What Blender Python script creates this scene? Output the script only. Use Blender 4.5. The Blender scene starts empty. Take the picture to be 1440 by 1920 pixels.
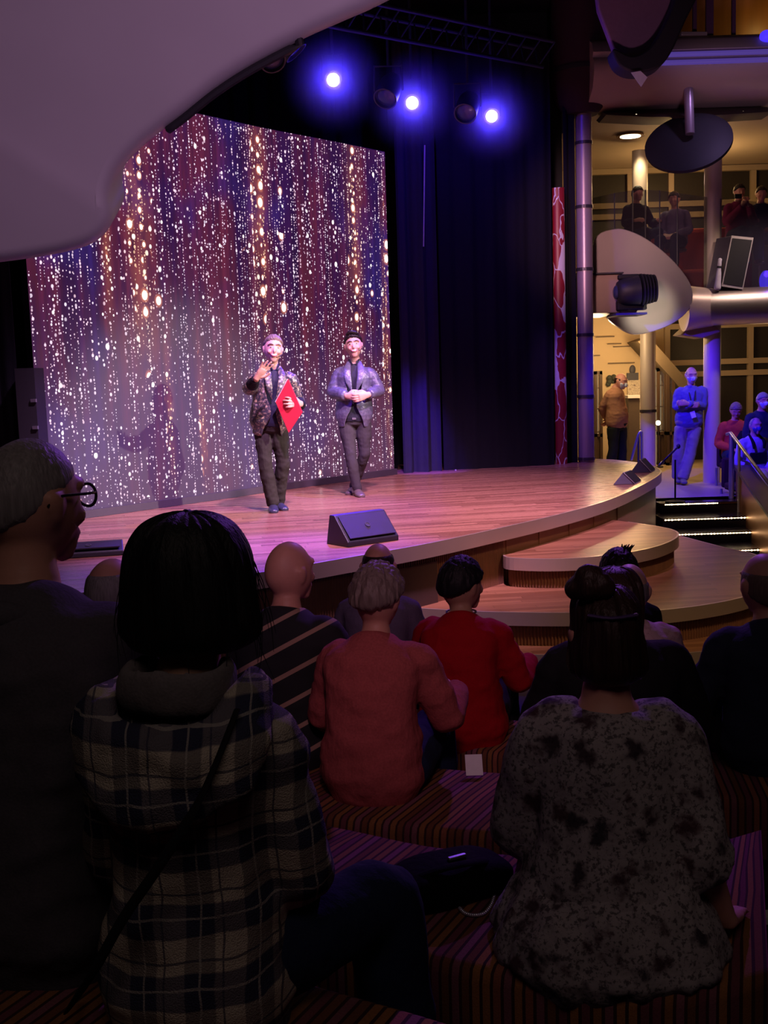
import bpy, bmesh, math, random
import numpy as np
from mathutils import Vector, Matrix, noise
from math import sin, cos, pi, radians as R_, atan2, sqrt, exp, floor
random.seed(7)
sc = bpy.context.scene
COL = sc.collection

# ------------------------------------------------------------------ camera
FPX, CZ, PITCH, ROLL = 2100.0, 2.30, R_(7.06), R_(1.8)
_F = np.array([0, cos(PITCH), -sin(PITCH)]); _U0 = np.array([0, sin(PITCH), cos(PITCH)]); _R0 = np.array([1., 0, 0])
_R = _R0*cos(ROLL)-_U0*sin(ROLL); _U = _U0*cos(ROLL)+_R0*sin(ROLL)
CAM = np.array([0, 0, CZ])
cd = bpy.data.cameras.new('camera'); cam = bpy.data.objects.new('camera', cd); COL.objects.link(cam)
cam.matrix_world = Matrix(((_R[0], _U[0], -_F[0], 0), (_R[1], _U[1], -_F[1], 0), (_R[2], _U[2], -_F[2], CZ), (0, 0, 0, 1)))
cd.sensor_fit = 'AUTO'; cd.sensor_width = 36.0; cd.lens = FPX/1920*36.0; cd.clip_start = .05; cd.clip_end = 200
sc.camera = cam
def _ray(x, y): return _F+_R*(x-720)/FPX-_U*(y-960)/FPX
def PZ(x, y, z): d = _ray(x, y); return Vector(CAM+d*((z-CZ)/d[2]))      # pixel of the survey -> point on the level z
def PY(x, y, Y): d = _ray(x, y); return Vector(CAM+d*(Y/d[1]))           # pixel of the survey -> point at the distance Y

# ------------------------------------------------------------------ view, world, lights
sc.view_settings.view_transform = 'Standard'; sc.view_settings.look = 'None'
sc.view_settings.gamma = 1.0; sc.view_settings.use_curve_mapping = False; sc.view_settings.exposure = 0.0
w = bpy.data.worlds.new('world'); sc.world = w; w.use_nodes = True
w.node_tree.nodes['Background'].inputs[0].default_value = (.55, .40, .60, 1)
w.node_tree.nodes['Background'].inputs[1].default_value = .010
sc.cycles.use_denoising = True
sc.cycles.max_bounces = 6; sc.cycles.diffuse_bounces = 3; sc.cycles.glossy_bounces = 3; sc.cycles.transmission_bounces = 4
sc.cycles.sample_clamp_indirect = 4.0; sc.cycles.caustics_reflective = False; sc.cycles.caustics_refractive = False
def aim(o, target):
    d = Vector(target)-o.location; o.rotation_euler = d.to_track_quat('-Z', 'Y').to_euler()
def spot(name, loc, target, col, watts, deg, blend=.4, rad=.06):
    l = bpy.data.lights.new(name, 'SPOT'); l.color = col; l.energy = watts; l.spot_size = R_(deg); l.spot_blend = blend; l.shadow_soft_size = rad
    o = bpy.data.objects.new(name, l); COL.objects.link(o); o.location = loc; aim(o, target); o['kind'] = 'helper'; return o
def point(name, loc, col, watts, rad=.1):
    l = bpy.data.lights.new(name, 'POINT'); l.color = col; l.energy = watts; l.shadow_soft_size = rad
    o = bpy.data.objects.new(name, l); COL.objects.link(o); o.location = loc; o['kind'] = 'helper'; return o
def area(name, loc, target, col, watts, sx, sy):
    l = bpy.data.lights.new(name, 'AREA'); l.color = col; l.energy = watts; l.shape = 'RECTANGLE'; l.size = sx; l.size_y = sy
    o = bpy.data.objects.new(name, l); COL.objects.link(o); o.location = loc; aim(o, target); o['kind'] = 'helper'; return o
BLUE = (.10, .02, 1.0); PINK = (1.0, .55, .80); WARM = (1.0, .62, .26)
# stage wash from the front of house, the follow spot on the speaker, the blue wash
spot('front_wash_lamp', (.6, 7.0, 7.6), (-.6, 11.0, .9), (.92, .46, .98), 5600, 54, .8, .2)
spot('aisle_fill', (1.7, 2.5, 3.6), (1.45, 2.5, .6), (1, .72, .40), 26, 20, .9, .1)  # added warm fill that brightens the aisle floor, not a real lamp
spot('front_wash_lamp', (4.0, 8.4, 7.4), (1.2, 12.6, .9), (.85, .42, .90), 2600, 42, .8, .2)
spot('follow_spot_lamp', (5.2, 7.7, 5.0), (-1.3, 11.7, 1.9), (1, .80, .80), 4000, 23, .65, .05)
spot('blue_wash_lamp', (-.38, 11.3, 4.75), (-.75, 8.1, .9), BLUE, 4300, 40, .9)
spot('blue_wash_lamp', (.30, 12.2, 4.55), (-1.4, 11.0, 1.0), BLUE, 900, 66, .6)
spot('blue_wash_lamp', (2.3, 13.3, 4.7), (4.95, 16.6, 1.0), (.05, .012, 1), 2300, 40, .5)
spot('blue_side_lamp', (-2.6, 9.4, 5.0), (-.5, 12.2, 1.9), BLUE, 480, 20, .8)
spot('blue_curtain_lamp', (.30, 14.2, 4.0), (.62, 15.2, 1.2), BLUE, 1500, 22, 1.0)
spot('blue_drape_lamp', (1.2, 13.6, 6.6), (1.2, 15.6, 4.2), (.05, .015, 1), 260, 100, 1.0)
spot('blue_wing_lamp', (2.0, 14.6, 4.6), (2.75, 15.9, .9), (.42, .18, 1.0), 210, 26, .9)
spot('step_wash_lamp', (3.4, 5.2, 6.2), (1.9, 9.4, .5), (1, .58, .36), 640, 34, .7, .15)
area('house_lamp', (.2, -.9, 5.4), (.1, 2.4, 1.2), (1, .74, .68), 12.0, 2.5, 1.2)
spot('row_fill', (.2, -1.5, 5.0), (.1, 4.6, 1.2), (1, .50, .66), 195, 20, .8, .2)  # pinkish fill added for the middle rows, no known source
spot('panel_bounce_fill', (1.3, .9, 3.0), (-.8, 4.8, 3.7), (.92, .48, .95), 150, 70, 1.0, .4)  # added in place of bounce light from the video wall and stage
spot('back_rim_lamp', (1.8, 9.6, 5.6), (.3, 3.0, 1.2), (.40, .11, 1.0), 620, 36, .8, .1)
# the lobby decks at the side
spot('lobby_downlight_lamp', (4.30, 18.55, 5.82), (4.37, 18.78, 3.8), (1, .80, .48), 60, 90, .6, .05)
spot('disc_fill', (4.5, 14.95, 6.15), (4.3, 15.5, 5.2), (.62, .40, 1.0), 14, 80, .8, .05)  # unseen violet fill added to light the upper face of the disc
point('lobby_lamp', (5.4, 19.6, 5.2), WARM, 70, .3)
point('lobby_lamp', (4.6, 19.9, 2.55), WARM, 110, .3)
point('lobby_lamp', (6.6, 19.2, 2.4), WARM, 16, .3)
spot('fascia_wash_lamp', (2.4, 13.0, 4.6), (4.2, 16.6, 3.9), (1, .76, .52), 120, 22, .9, .2)
spot('leaf_fill', (3.2, 12.4, 1.5), (3.95, 16.5, 3.05), (1, .84, .74), 620, 11, .7, .1)  # added spot brightening the lower leaf panel, in place of stage light
spot('parapet_fill', (3.2, 12.6, 3.0), (4.85, 14.4, .75), (1, .55, .28), 160, 22, .6, .05)  # spot added only to make the highlights on the copper
point('deck_fill', (4.9, 17.75, 5.1), (1, .62, .55), 2.5, .1)  # warm fill added to bring out the sofa behind the glass
point('lobby_side_lamp', (3.45, 17.9, 2.75), (1, .72, .42), 42, .08)
spot('nosing_fill', (5.9, 15.4, 5.3), (5.6, 16.75, 3.3), (1, .70, .60), 160, 60, .9, .1)  # extra light added above the nosing to brighten its top
spot('plum_fill', (2.2, 9.0, 3.6), (2.75, 12.2, 5.6), (.9, .45, .8), 60, 34, .9, .1)  # added pinkish fill that lifts the dark face of the fascia
spot('deck_wash_lamp', (3.6, 10.0, 3.8), (5.4, 16.0, 6.2), (.62, .36, .70), 260, 30, .9, .2)
spot('pillar_wash_lamp', (1.0, 9.5, 4.6), (3.0, 15.9, 4.2), (1, .50, .58), 900, 24, .9, .2)

# ------------------------------------------------------------------ materials
_MC = {}
def new_mat(name):
    m = bpy.data.materials.new(name); m.use_nodes = True; nt = m.node_tree
    return m, nt, nt.nodes['Principled BSDF']
class NG:                                                        # tiny helper around a node tree
    def __init__(s, nt): s.nt = nt
    def n(s, t, **k):
        x = s.nt.nodes.new(t)
        for a, b in k.items(): setattr(x, a, b)
        return x
    def put(s, sock, v):
        if hasattr(v, 'is_output'): s.nt.links.new(v, sock)
        else: sock.default_value = v
    def m(s, op, a, b=0.0, c=0.0):
        x = s.n('ShaderNodeMath', operation=op)
        s.put(x.inputs[0], a); s.put(x.inputs[1], b); s.put(x.inputs[2], c); return x.outputs[0]
    def step(s, e0, e1, v):
        x = s.n('ShaderNodeMapRange', interpolation_type='SMOOTHSTEP')
        s.put(x.inputs[0], v); s.put(x.inputs[1], e0); s.put(x.inputs[2], e1); return x.outputs[0]
    def mix(s, f, a, b, blend='MIX'):
        x = s.n('ShaderNodeMix', data_type='RGBA', blend_type=blend)
        s.put(x.inputs[0], f)
        for i, v in ((6, a), (7, b)): s.put(x.inputs[i], v if hasattr(v, 'is_output') else (*v, 1) if len(v) == 3 else v)
        return x.outputs[2]
    def coord(s, k='Object'): return s.n('ShaderNodeTexCoord').outputs[k]
    def map(s, v, loc=(0, 0, 0), rot=(0, 0, 0), sca=(1, 1, 1)):
        x = s.n('ShaderNodeMapping'); s.put(x.inputs[0], v); x.inputs[1].default_value = loc; x.inputs[2].default_value = rot; x.inputs[3].default_value = sca; return x.outputs[0]
    def noise(s, v, scale, detail=3, rough=.5):
        x = s.n('ShaderNodeTexNoise'); s.put(x.inputs['Vector'], v); x.inputs['Scale'].default_value = scale; x.inputs['Detail'].default_value = detail; x.inputs['Roughness'].default_value = rough; return x
    def wn(s, dim, v=None, wv=None):
        x = s.n('ShaderNodeTexWhiteNoise', noise_dimensions=dim)
        if v is not None: s.put(x.inputs['Vector'], v)
        if wv is not None: s.put(x.inputs['W'], wv)
        return x
    def xyz(s, v): return s.n('ShaderNodeSeparateXYZ'), v
    def sep(s, v):
        x = s.n('ShaderNodeSeparateXYZ'); s.put(x.inputs[0], v); return x.outputs
    def comb(s, a, b, c=0.0):
        x = s.n('ShaderNodeCombineXYZ'); s.put(x.inputs[0], a); s.put(x.inputs[1], b); s.put(x.inputs[2], c); return x.outputs[0]
    def bump(s, h, st=.3, d=.01):
        x = s.n('ShaderNodeBump'); s.put(x.inputs['Height'], h); x.inputs['Strength'].default_value = st; x.inputs['Distance'].default_value = d; return x.outputs[0]
def M(name, col, rough=.6, metal=0, var=.12, scale=30, bump=.0, spec=.5, stretch=(1, 1, 1)):
    if name in _MC: return _MC[name]
    m, nt, b = new_mat(name); g = NG(nt)
    v = g.map(g.coord(), sca=stretch); nz = g.noise(v, scale)
    lo = tuple(c*(1-var) for c in col); hi = tuple(min(1, c*(1+var)) for c in col)
    g.put(b.inputs['Base Color'], g.mix(nz.outputs[0], lo, hi)); b.inputs['Roughness'].default_value = rough; b.inputs['Metallic'].default_value = metal
    b.inputs['Specular IOR Level'].default_value = spec
    if bump: g.put(b.inputs['Normal'], g.bump(nz.outputs[0], bump))
    _MC[name] = m; return m
def glow(name, col, st):
    if name in _MC: return _MC[name]
    m, nt, b = new_mat(name); b.inputs['Base Color'].default_value = (0, 0, 0, 1)
    b.inputs['Emission Color'].default_value = (*col, 1); b.inputs['Emission Strength'].default_value = st
    _MC[name] = m; return m
def fabric(name, col, rough=.9, var=.25, scale=220, fold=5, spec=.15):
    if name in _MC: return _MC[name]
    m, nt, b = new_mat(name); g = NG(nt); c = g.coord()
    a = g.noise(c, scale, 2); f = g.noise(g.map(c, sca=(1, 1, .5)), fold*3, 3)
    g.put(b.inputs['Base Color'], g.mix(a.outputs[0], tuple(x*(1-var) for x in col), tuple(min(1, x*(1+var)) for x in col)))
    b.inputs['Roughness'].default_value = rough; b.inputs['Specular IOR Level'].default_value = spec
    g.put(b.inputs['Normal'], g.bump(g.m('ADD', g.m('MULTIPLY', a.outputs[0], .08), f.outputs[0]), .5, .02))
    _MC[name] = m; return m
def hair_mat(name, col, rough=.5):
    if name in _MC: return _MC[name]
    m, nt, b = new_mat(name); g = NG(nt); c = g.map(g.coord(), sca=(160, 160, 8)); a = g.noise(c, 1.0, 3)
    g.put(b.inputs['Base Color'], g.mix(a.outputs[0], tuple(x*.45 for x in col), tuple(min(1, x*1.5) for x in col)))
    b.inputs['Roughness'].default_value = rough; b.inputs['Specular IOR Level'].default_value = .3
    g.put(b.inputs['Normal'], g.bump(a.outputs[0], .5, .006)); _MC[name] = m; return m
def plank_mat(name, c1, c2, rot=0.0, wid=.075, ln=1.1, rough=.24, off=(0, 0)):
    if name in _MC: return _MC[name]
    m, nt, b = new_mat(name); g = NG(nt)
    v = g.map(g.coord(), rot=(0, 0, rot), loc=(off[0], off[1], 0)); o = g.sep(v)
    row = g.m('FLOOR', g.m('DIVIDE', o[1], wid)); sh = g.m('MULTIPLY', g.wn('1D', wv=row).outputs[0], ln)
    px = g.m('DIVIDE', g.m('ADD', o[0], sh), ln); cell = g.m('FLOOR', px)
    rnd = g.wn('2D', v=g.comb(row, cell)).outputs[0]
    gr = g.noise(g.map(v, sca=(2.2, 34, 1)), 3.0, 4, .6).outputs[0]
    t = g.m('ADD', g.m('MULTIPLY', rnd, .7), g.m('MULTIPLY', gr, .45))
    base = g.mix(t, c1, c2)
    fy = g.m('FRACT', g.m('DIVIDE', o[1], wid)); fx = g.m('FRACT', px)
    seam = g.m('MAXIMUM', g.m('LESS_THAN', fy, .035), g.m('LESS_THAN', fx, .003))
    g.put(b.inputs['Base Color'], g.mix(seam, base, tuple(x*.35 for x in c1)))
    g.put(b.inputs['Roughness'], g.m('ADD', g.m('MULTIPLY', gr, .14), rough-.05))
    b.inputs['Specular IOR Level'].default_value = .45
    g.put(b.inputs['Normal'], g.bump(g.m('ADD', gr, g.m('MULTIPLY', seam, -1.5)), .05, .004)); _MC[name] = m; return m
def metal_mat(name, col, rough=.35, stretch=(1, 1, 40)):
    if name in _MC: return _MC[name]
    m, nt, b = new_mat(name); g = NG(nt); a = g.noise(g.map(g.coord(), sca=stretch), 8, 3)
    g.put(b.inputs['Base Color'], g.mix(a.outputs[0], tuple(x*.75 for x in col), col)); b.inputs['Metallic'].default_value = 1
    g.put(b.inputs['Roughness'], g.m('ADD', g.m('MULTIPLY', a.outputs[0], .2), rough-.1)); _MC[name] = m; return m
def glass_mat(name, tint=(.85, .92, .95), alpha=.22, rough=.05):
    if name in _MC: return _MC[name]
    m, nt, b = new_mat(name); b.inputs['Base Color'].default_value = (*tint, 1); b.inputs['Roughness'].default_value = rough
    b.inputs['Alpha'].default_value = alpha; b.inputs['Specular IOR Level'].default_value = .9; _MC[name] = m; return m
def stripe_mat():
    m, nt, b = new_mat('striped bench cloth'); g = NG(nt)
    uv = g.sep(g.n('ShaderNodeUVMap').outputs[0]); u = g.m('DIVIDE', uv[0], .024)
    r1 = g.wn('1D', wv=g.m('FLOOR', u)).outputs[0]
    ramp = g.n('ShaderNodeValToRGB'); ramp.color_ramp.interpolation = 'CONSTANT'; g.put(ramp.inputs[0], r1)
    els = ramp.color_ramp.elements; els[0].position = 0; els[0].color = (.22, .08, .042, 1); els[1].position = .22; els[1].color = (.34, .14, .052, 1)
    for p, c in ((.42, (.21, .06, .08)), (.58, (.42, .17, .06)), (.74, (.28, .10, .13)), (.88, (.36, .12, .07))):
        e = els.new(p); e.color = (*c, 1)
    fr = g.m('FRACT', u); ln = g.m('LESS_THAN', fr, .30); nz = g.noise(g.coord(), 260, 2).outputs[0]
    col = g.mix(ln, ramp.outputs[0], (.06, .022, .022))
    col = g.mix(g.m('MULTIPLY', nz, .5), col, (.02, .01, .01)); g.put(b.inputs['Base Color'], col)
    b.inputs['Roughness'].default_value = .9; b.inputs['Specular IOR Level'].default_value = .15
    g.put(b.inputs['Normal'], g.bump(nz, .4, .003)); return m
def plaid_mat():
    m, nt, b = new_mat('blue and cream plaid flannel'); g = NG(nt); c = g.coord()
    wob = g.noise(c, 7, 2); w2 = g.noise(g.map(c, loc=(3, 1, 7)), 7, 2); o = g.sep(c)
    x = g.m('ADD', g.m('ADD', o[0], g.m('MULTIPLY', o[1], .35)), g.m('MULTIPLY', wob.outputs[0], .035)); z = g.m('ADD', o[2], g.m('MULTIPLY', w2.outputs[0], .035))
    def band(v, per):
        f = g.m('FRACT', g.m('DIVIDE', v, per)); return g.m('MULTIPLY', g.step(.02, .05, f), g.step(.54, .50, f)), f
    bx, fx = band(x, .098); bz, fz = band(z, .106)
    def line(f, p): return g.m('LESS_THAN', g.m('ABSOLUTE', g.m('SUBTRACT', f, p)), .018)
    col = g.mix(bx, (.58, .50, .40), (.26, .225, .20)); col = g.mix(bz, col, g.mix(bx, (.15, .135, .16), (.028, .032, .075)))
    lines = g.m('MAXIMUM', line(fx, .66), line(fz, .68)); white = g.m('MAXIMUM', line(fx, .28), line(fz, .30))
    col = g.mix(g.m('MULTIPLY', lines, .8), col, (.05, .05, .09)); col = g.mix(g.m('MULTIPLY', white, .55), col, (.55, .5, .45))
    nz = g.noise(c, 400, 2).outputs[0]; col = g.mix(g.m('MULTIPLY', nz, .35), col, (.08, .07, .07)); g.put(b.inputs['Base Color'], col)
    b.inputs['Roughness'].default_value = .95; b.inputs['Specular IOR Level'].default_value = .1; g.put(b.inputs['Normal'], g.bump(g.m('ADD', nz, g.noise(c, 16, 3).outputs[0]), .5, .012)); return m
def blotch_mat(name, base, cols, scale=14, thr=.28, rough=.8, fine=60, spec=.2):
    m, nt, b = new_mat(name); g = NG(nt); c = g.coord()
    wv = g.noise(c, scale*1.4, 3); cc = g.n('ShaderNodeVectorMath', operation='ADD'); g.put(cc.inputs[0], c)
    sc_ = g.n('ShaderNodeVectorMath', operation='SCALE'); g.put(sc_.inputs[0], wv.outputs['Color']); sc_.inputs['Scale'].default_value = .9/scale; g.put(cc.inputs[1], sc_.outputs[0])
    vo = g.n('ShaderNodeTexVoronoi'); vo.inputs['Scale'].default_value = scale; g.put(vo.inputs['Vector'], cc.outputs[0])
    col = base
    rnd = g.sep(vo.outputs['Color'])
    fl = g.mix(rnd[0], cols[0], cols[1]); msk = g.step(thr+.12, thr-.22, g.m('ADD', vo.outputs['Distance'], g.m('MULTIPLY', g.m('SUBTRACT', g.noise(c, fine*.6, 3).outputs[0], .5), .5)))
    msk = g.m('MULTIPLY', msk, g.m('GREATER_THAN', rnd[1], .22))
    fn = g.step(.50, .60, g.noise(c, fine, 4, .7).outputs[0])
    col = g.mix(g.m('MULTIPLY', fn, .75), base, cols[2]); col = g.mix(g.m('MULTIPLY', msk, .92), col, fl)
    g.put(b.inputs['Base Color'], col); b.inputs['Roughness'].default_value = rough; b.inputs['Specular IOR Level'].default_value = spec
    g.put(b.inputs['Normal'], g.bump(g.noise(c, 18, 3).outputs[0], .5, .015)); return m

# ------------------------------------------------------------------ mesh helpers
class MB:
    def __init__(s): s.v = []; s.f = []; s.uv = None
    def add(s, V, Fc):
        n = len(s.v); s.v.extend([tuple(map(float, p)) for p in V]); s.f.extend([tuple(i+n for i in q) for q in Fc]); return s
    def box(s, c, size, rz=0.0, rot=None):
        hx, hy, hz = size[0]/2, size[1]/2, size[2]/2; m = rot if rot is not None else Matrix.Rotation(rz, 3, 'Z')
        V = [Vector(c)+m @ Vector((x*hx, y*hy, z*hz)) for x in (-1, 1) for y in (-1, 1) for z in (-1, 1)]
        return s.add(V, [(0, 1, 3, 2), (4, 6, 7, 5), (0, 4, 5, 1), (2, 3, 7, 6), (0, 2, 6, 4), (1, 5, 7, 3)])
    def tube(s, pts, radii, n=14, lat=None, sub=4, power=2.0, cap=.55):
        P = [np.array(p, float) for p in pts]; Rr = [np.array(r if hasattr(r, '__len__') else (r, r), float) for r in radii]
        if sub > 1 and len(P) > 2:
            Q = []; S = []
            for i in range(len(P)-1):
                p0, p1, p2, p3 = P[max(i-1, 0)], P[i], P[i+1], P[min(i+2, len(P)-1)]
                for k in range(sub):
                    t = k/sub; Q.append(.5*((2*p1)+(p2-p0)*t+(2*p0-5*p1+4*p2-p3)*t*t+(3*p1-p0-3*p2+p3)*t**3)); tt = t*t*(3-2*t); S.append(Rr[i]*(1-tt)+Rr[i+1]*tt)
            Q.append(P[-1]); S.append(Rr[-1]); P, Rr = Q, S
        if cap:
            d0 = P[0]-P[1]; d0 /= np.linalg.norm(d0)+1e-9; d1 = P[-1]-P[-2]; d1 /= np.linalg.norm(d1)+1e-9
            r0, r1 = Rr[0].min(), Rr[-1].min()
            P = [P[0]+d0*r0*cap, P[0]+d0*r0*cap*.6]+P+[P[-1]+d1*r1*cap*.6, P[-1]+d1*r1*cap]; Rr = [Rr[0]*.35, Rr[0]*.8]+Rr+[Rr[-1]*.8, Rr[-1]*.35]
        V = []; L = None
        for i, p in enumerate(P):
            t = P[min(i+1, len(P)-1)]-P[max(i-1, 0)]; t /= np.linalg.norm(t)+1e-9
            if L is None or lat is not None:
                l = np.array(lat(i/(len(P)-1)) if callable(lat) else lat, float) if lat is not None else (np.array((1., 0, 0)) if abs(t[0]) < .8 else np.array((0, 1., 0)))
            else: l = L
            l = l-t*(l@t); l /= np.linalg.norm(l)+1e-9; L = l; u = np.cross(t, l)
            for k in range(n):
                a = 2*pi*k/n; ca, sa = cos(a), sin(a); q = 2/power
                V.append(p+l*Rr[i][0]*math.copysign(abs(ca)**q, ca)+u*Rr[i][1]*math.copysign(abs(sa)**q, sa))
        m = len(P); Fc = [(i*n+k, i*n+(k+1) % n, (i+1)*n+(k+1) % n, (i+1)*n+k) for i in range(m-1) for k in range(n)]
        Fc += [tuple(range(n))[::-1], tuple((m-1)*n+k for k in range(n))]
        return s.add(V, Fc)
    def cyl(s, a, b, r, n=20, r2=None): return s.tube([a, b], [r, r2 if r2 is not None else r], n, sub=1, cap=0)
    def ball(s, c, r, n=16, m=10, mat=None):
        r = r if hasattr(r, '__len__') else (r, r, r); V = []
        for i in range(m+1):
            th = pi*i/m
            for k in range(n):
                a = 2*pi*k/n; p = Vector((r[0]*sin(th)*cos(a), r[1]*sin(th)*sin(a), r[2]*cos(th)))
                if mat is not None: p = mat @ p
                V.append(Vector(c)+p)
        return s.add(V, [(i*n+k, (i+1)*n+k, (i+1)*n+(k+1) % n, i*n+(k+1) % n) for i in range(m) for k in range(n)])
    def prism(s, poly, z0, z1):
        n = len(poly); V = [(x, y, z0) for x, y in poly]+[(x, y, z1) for x, y in poly]
        return s.add(V, [tuple(range(n))[::-1], tuple(range(n, 2*n))]+[(i, (i+1) % n, n+(i+1) % n, n+i) for i in range(n)])
    def loft(s, A, B):                                           # closed solid between two matching outlines
        n = len(A); return s.add(list(A)+list(B), [tuple(range(n))[::-1], tuple(range(n, 2*n))]+[(i, (i+1) % n, n+(i+1) % n, n+i) for i in range(n)])
    def lathe(s, prof, c=(0, 0, 0), n=24, mat=None):
        V = []
        for r, z in prof:
            for k in range(n):
                p = Vector((r*cos(2*pi*k/n), r*sin(2*pi*k/n), z)); V.append(Vector(c)+(mat @ p if mat is not None else p))
        m = len(prof); Fc = [(i*n+k, i*n+(k+1) % n, (i+1)*n+(k+1) % n, (i+1)*n+k) for i in range(m-1) for k in range(n)]
        return s.add(V, Fc+[tuple(range(n))[::-1], tuple((m-1)*n+k for k in range(n))])
    def build(s, name, mat, parent=None, smooth=True, bevel=0, clean=True, loc=None, segs=2, ang=35):
        me = bpy.data.meshes.new(name); off = Vector(loc) if loc is not None else None
        me.from_pydata([tuple(Vector(p)-off) for p in s.v] if off is not None else s.v, [], s.f); me.update()
        if clean:
            bm = bmesh.new(); bm.from_mesh(me); bmesh.ops.remove_doubles(bm, verts=bm.verts, dist=1e-6); bmesh.ops.recalc_face_normals(bm, faces=bm.faces); bm.to_mesh(me); bm.free()
        return link(name, me, mat, parent, smooth, bevel, off, segs, ang)
def link(name, me, mat, parent=None, smooth=True, bevel=0, loc=None, segs=2, ang=35):
    me.name = name; me.materials.clear(); me.materials.append(mat); o = bpy.data.objects.new(name, me); COL.objects.link(o)
    if loc is not None: o.location = loc
    if smooth:
        me.polygons.foreach_set('use_smooth', [True]*len(me.polygons))
        try: me.set_sharp_from_angle(angle=R_(ang))
        except Exception: pass
    if bevel:
        b = o.modifiers.new('bevel', 'BEVEL'); b.width = bevel; b.segments = segs; b.limit_method = 'ANGLE'; b.angle_limit = R_(40)
    if parent is not None: o.parent = parent
    return o
def tag(o, label, cat, group=None):
    o['label'] = label; o['category'] = cat
    if group: o['group'] = group
    return o
def struct(o, kind='structure'): o['kind'] = kind; return o
def empty(name, loc, rz=0.0):
    o = bpy.data.objects.new(name, None); COL.objects.link(o); o.location = loc; o.rotation_euler = (0, 0, rz); o.empty_display_size = .1; return o
def smooth_path(P, sub=8, closed=False):
    P = [np.array(p, float) for p in P]; out = []; n = len(P)
    rng = range(n if closed else n-1)
    for i in rng:
        g = (lambda j: P[j % n]) if closed else (lambda j: P[min(max(j, 0), n-1)])
        p0, p1, p2, p3 = g(i-1), g(i), g(i+1), g(i+2)
        for k in range(sub):
            t = k/sub; out.append(.5*((2*p1)+(p2-p0)*t+(2*p0-5*p1+4*p2-p3)*t*t+(3*p1-p0-3*p2+p3)*t**3))
    if not closed: out.append(P[-1])
    return out
def resample(P, step):
    P = [np.array(p, float) for p in P]; d = [0]
    for a, b in zip(P, P[1:]): d.append(d[-1]+np.linalg.norm(b-a))
    n = max(2, int(d[-1]/step)); out = []; j = 0
    for i in range(n+1):
        t = d[-1]*i/n
        while j < len(d)-2 and d[j+1] < t: j += 1
        f = (t-d[j])/(d[j+1]-d[j]+1e-9); out.append(P[j]*(1-f)+P[j+1]*f)
    return out
def offset_path(P, d):                                           # 2D offset to the left of the walking direction
    out = []
    for i, p in enumerate(P):
        t = P[min(i+1, len(P)-1)]-P[max(i-1, 0)]; t = t/(np.linalg.norm(t)+1e-9); out.append(p+np.array((-t[1], t[0]))*d)
    return out
def wall_strip(P, z0, z1, thick, mb=None):                       # upright band along a 2D path, given thickness to the left
    mb = mb or MB(); Q = offset_path(P, thick); n = len(P)
    V = [(*p, z0) for p in P]+[(*p, z1) for p in P]+[(*q, z0) for q in Q]+[(*q, z1) for q in Q]; Fc = []
    for i in range(n-1):
        Fc += [(i, i+1, n+i+1, n+i), (2*n+i+1, 2*n+i, 3*n+i, 3*n+i+1), (n+i, n+i+1, 3*n+i+1, 3*n+i), (i+1, i, 2*n+i, 2*n+i+1)]
    Fc += [(0, n, 3*n, 2*n), (n-1, 3*n-1, 4*n-1, 2*n-1)]
    return mb.add(V, Fc)
def ribbed(P, z0, z1, pitch=.022, depth=.007):
    Q = resample(P, pitch/4); O = []
    for i, p in enumerate(Q):
        t = Q[min(i+1, len(Q)-1)]-Q[max(i-1, 0)]; t = t/(np.linalg.norm(t)+1e-9); O.append(p+np.array((t[1], -t[0]))*(depth if (i % 4) in (1, 2) else 0))
    return wall_strip(O, z0, z1, .04)

# ------------------------------------------------------------------ shared materials
m_black = M('matt black', (.012, .012, .014), .7); m_blackcloth = fabric('black stage cloth', (.012, .012, .016), .95)
m_dark = M('dark grey paint', (.03, .03, .035), .5); m_carpet = M('dark carpet', (.030, .020, .022), .95, var=.4, scale=120)
m_cream = M('cream wall panel', (.62, .48, .30), .6, var=.05, scale=4); m_white = M('white paint', (.72, .70, .70), .42, var=.04, scale=5)
m_metal = M('brushed nickel strip', (.60, .49, .34), .30, .62, var=.06, scale=3); m_steel = M('steel', (.5, .5, .53), .3, .85, var=.05); m_bronze = metal_mat('bronze', (.30, .19, .12), .35)
m_deck = plank_mat('stage planks', (.15, .065, .035), (.42, .22, .12), rot=R_(-12), rough=.26); m_tread = plank_mat('step planks', (.12, .05, .020), (.29, .145, .062), rot=R_(-6), rough=.34, off=(.3, .02))
m_rib = M('ribbed brown wood', (.17, .078, .034), .55, var=.3, scale=18, stretch=(1, 1, .2)); m_panel = M('plain brown panel', (.20, .105, .052), .5, var=.12, scale=9)
m_tile = M('pale stone floor', (.42, .33, .22), .35, var=.15, scale=6); m_beige = M('beige deck paint', (.42, .31, .22), .55, var=.06, scale=6)
m_glass = glass_mat('dimming balustrade glass', (.06, .05, .07), .34); m_led = glow('step led', (1, .74, .42), 9.0)  # dark glass tint stands in for shade, dims the people behind
FLOOR, STAGE = -.10, .95

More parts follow.
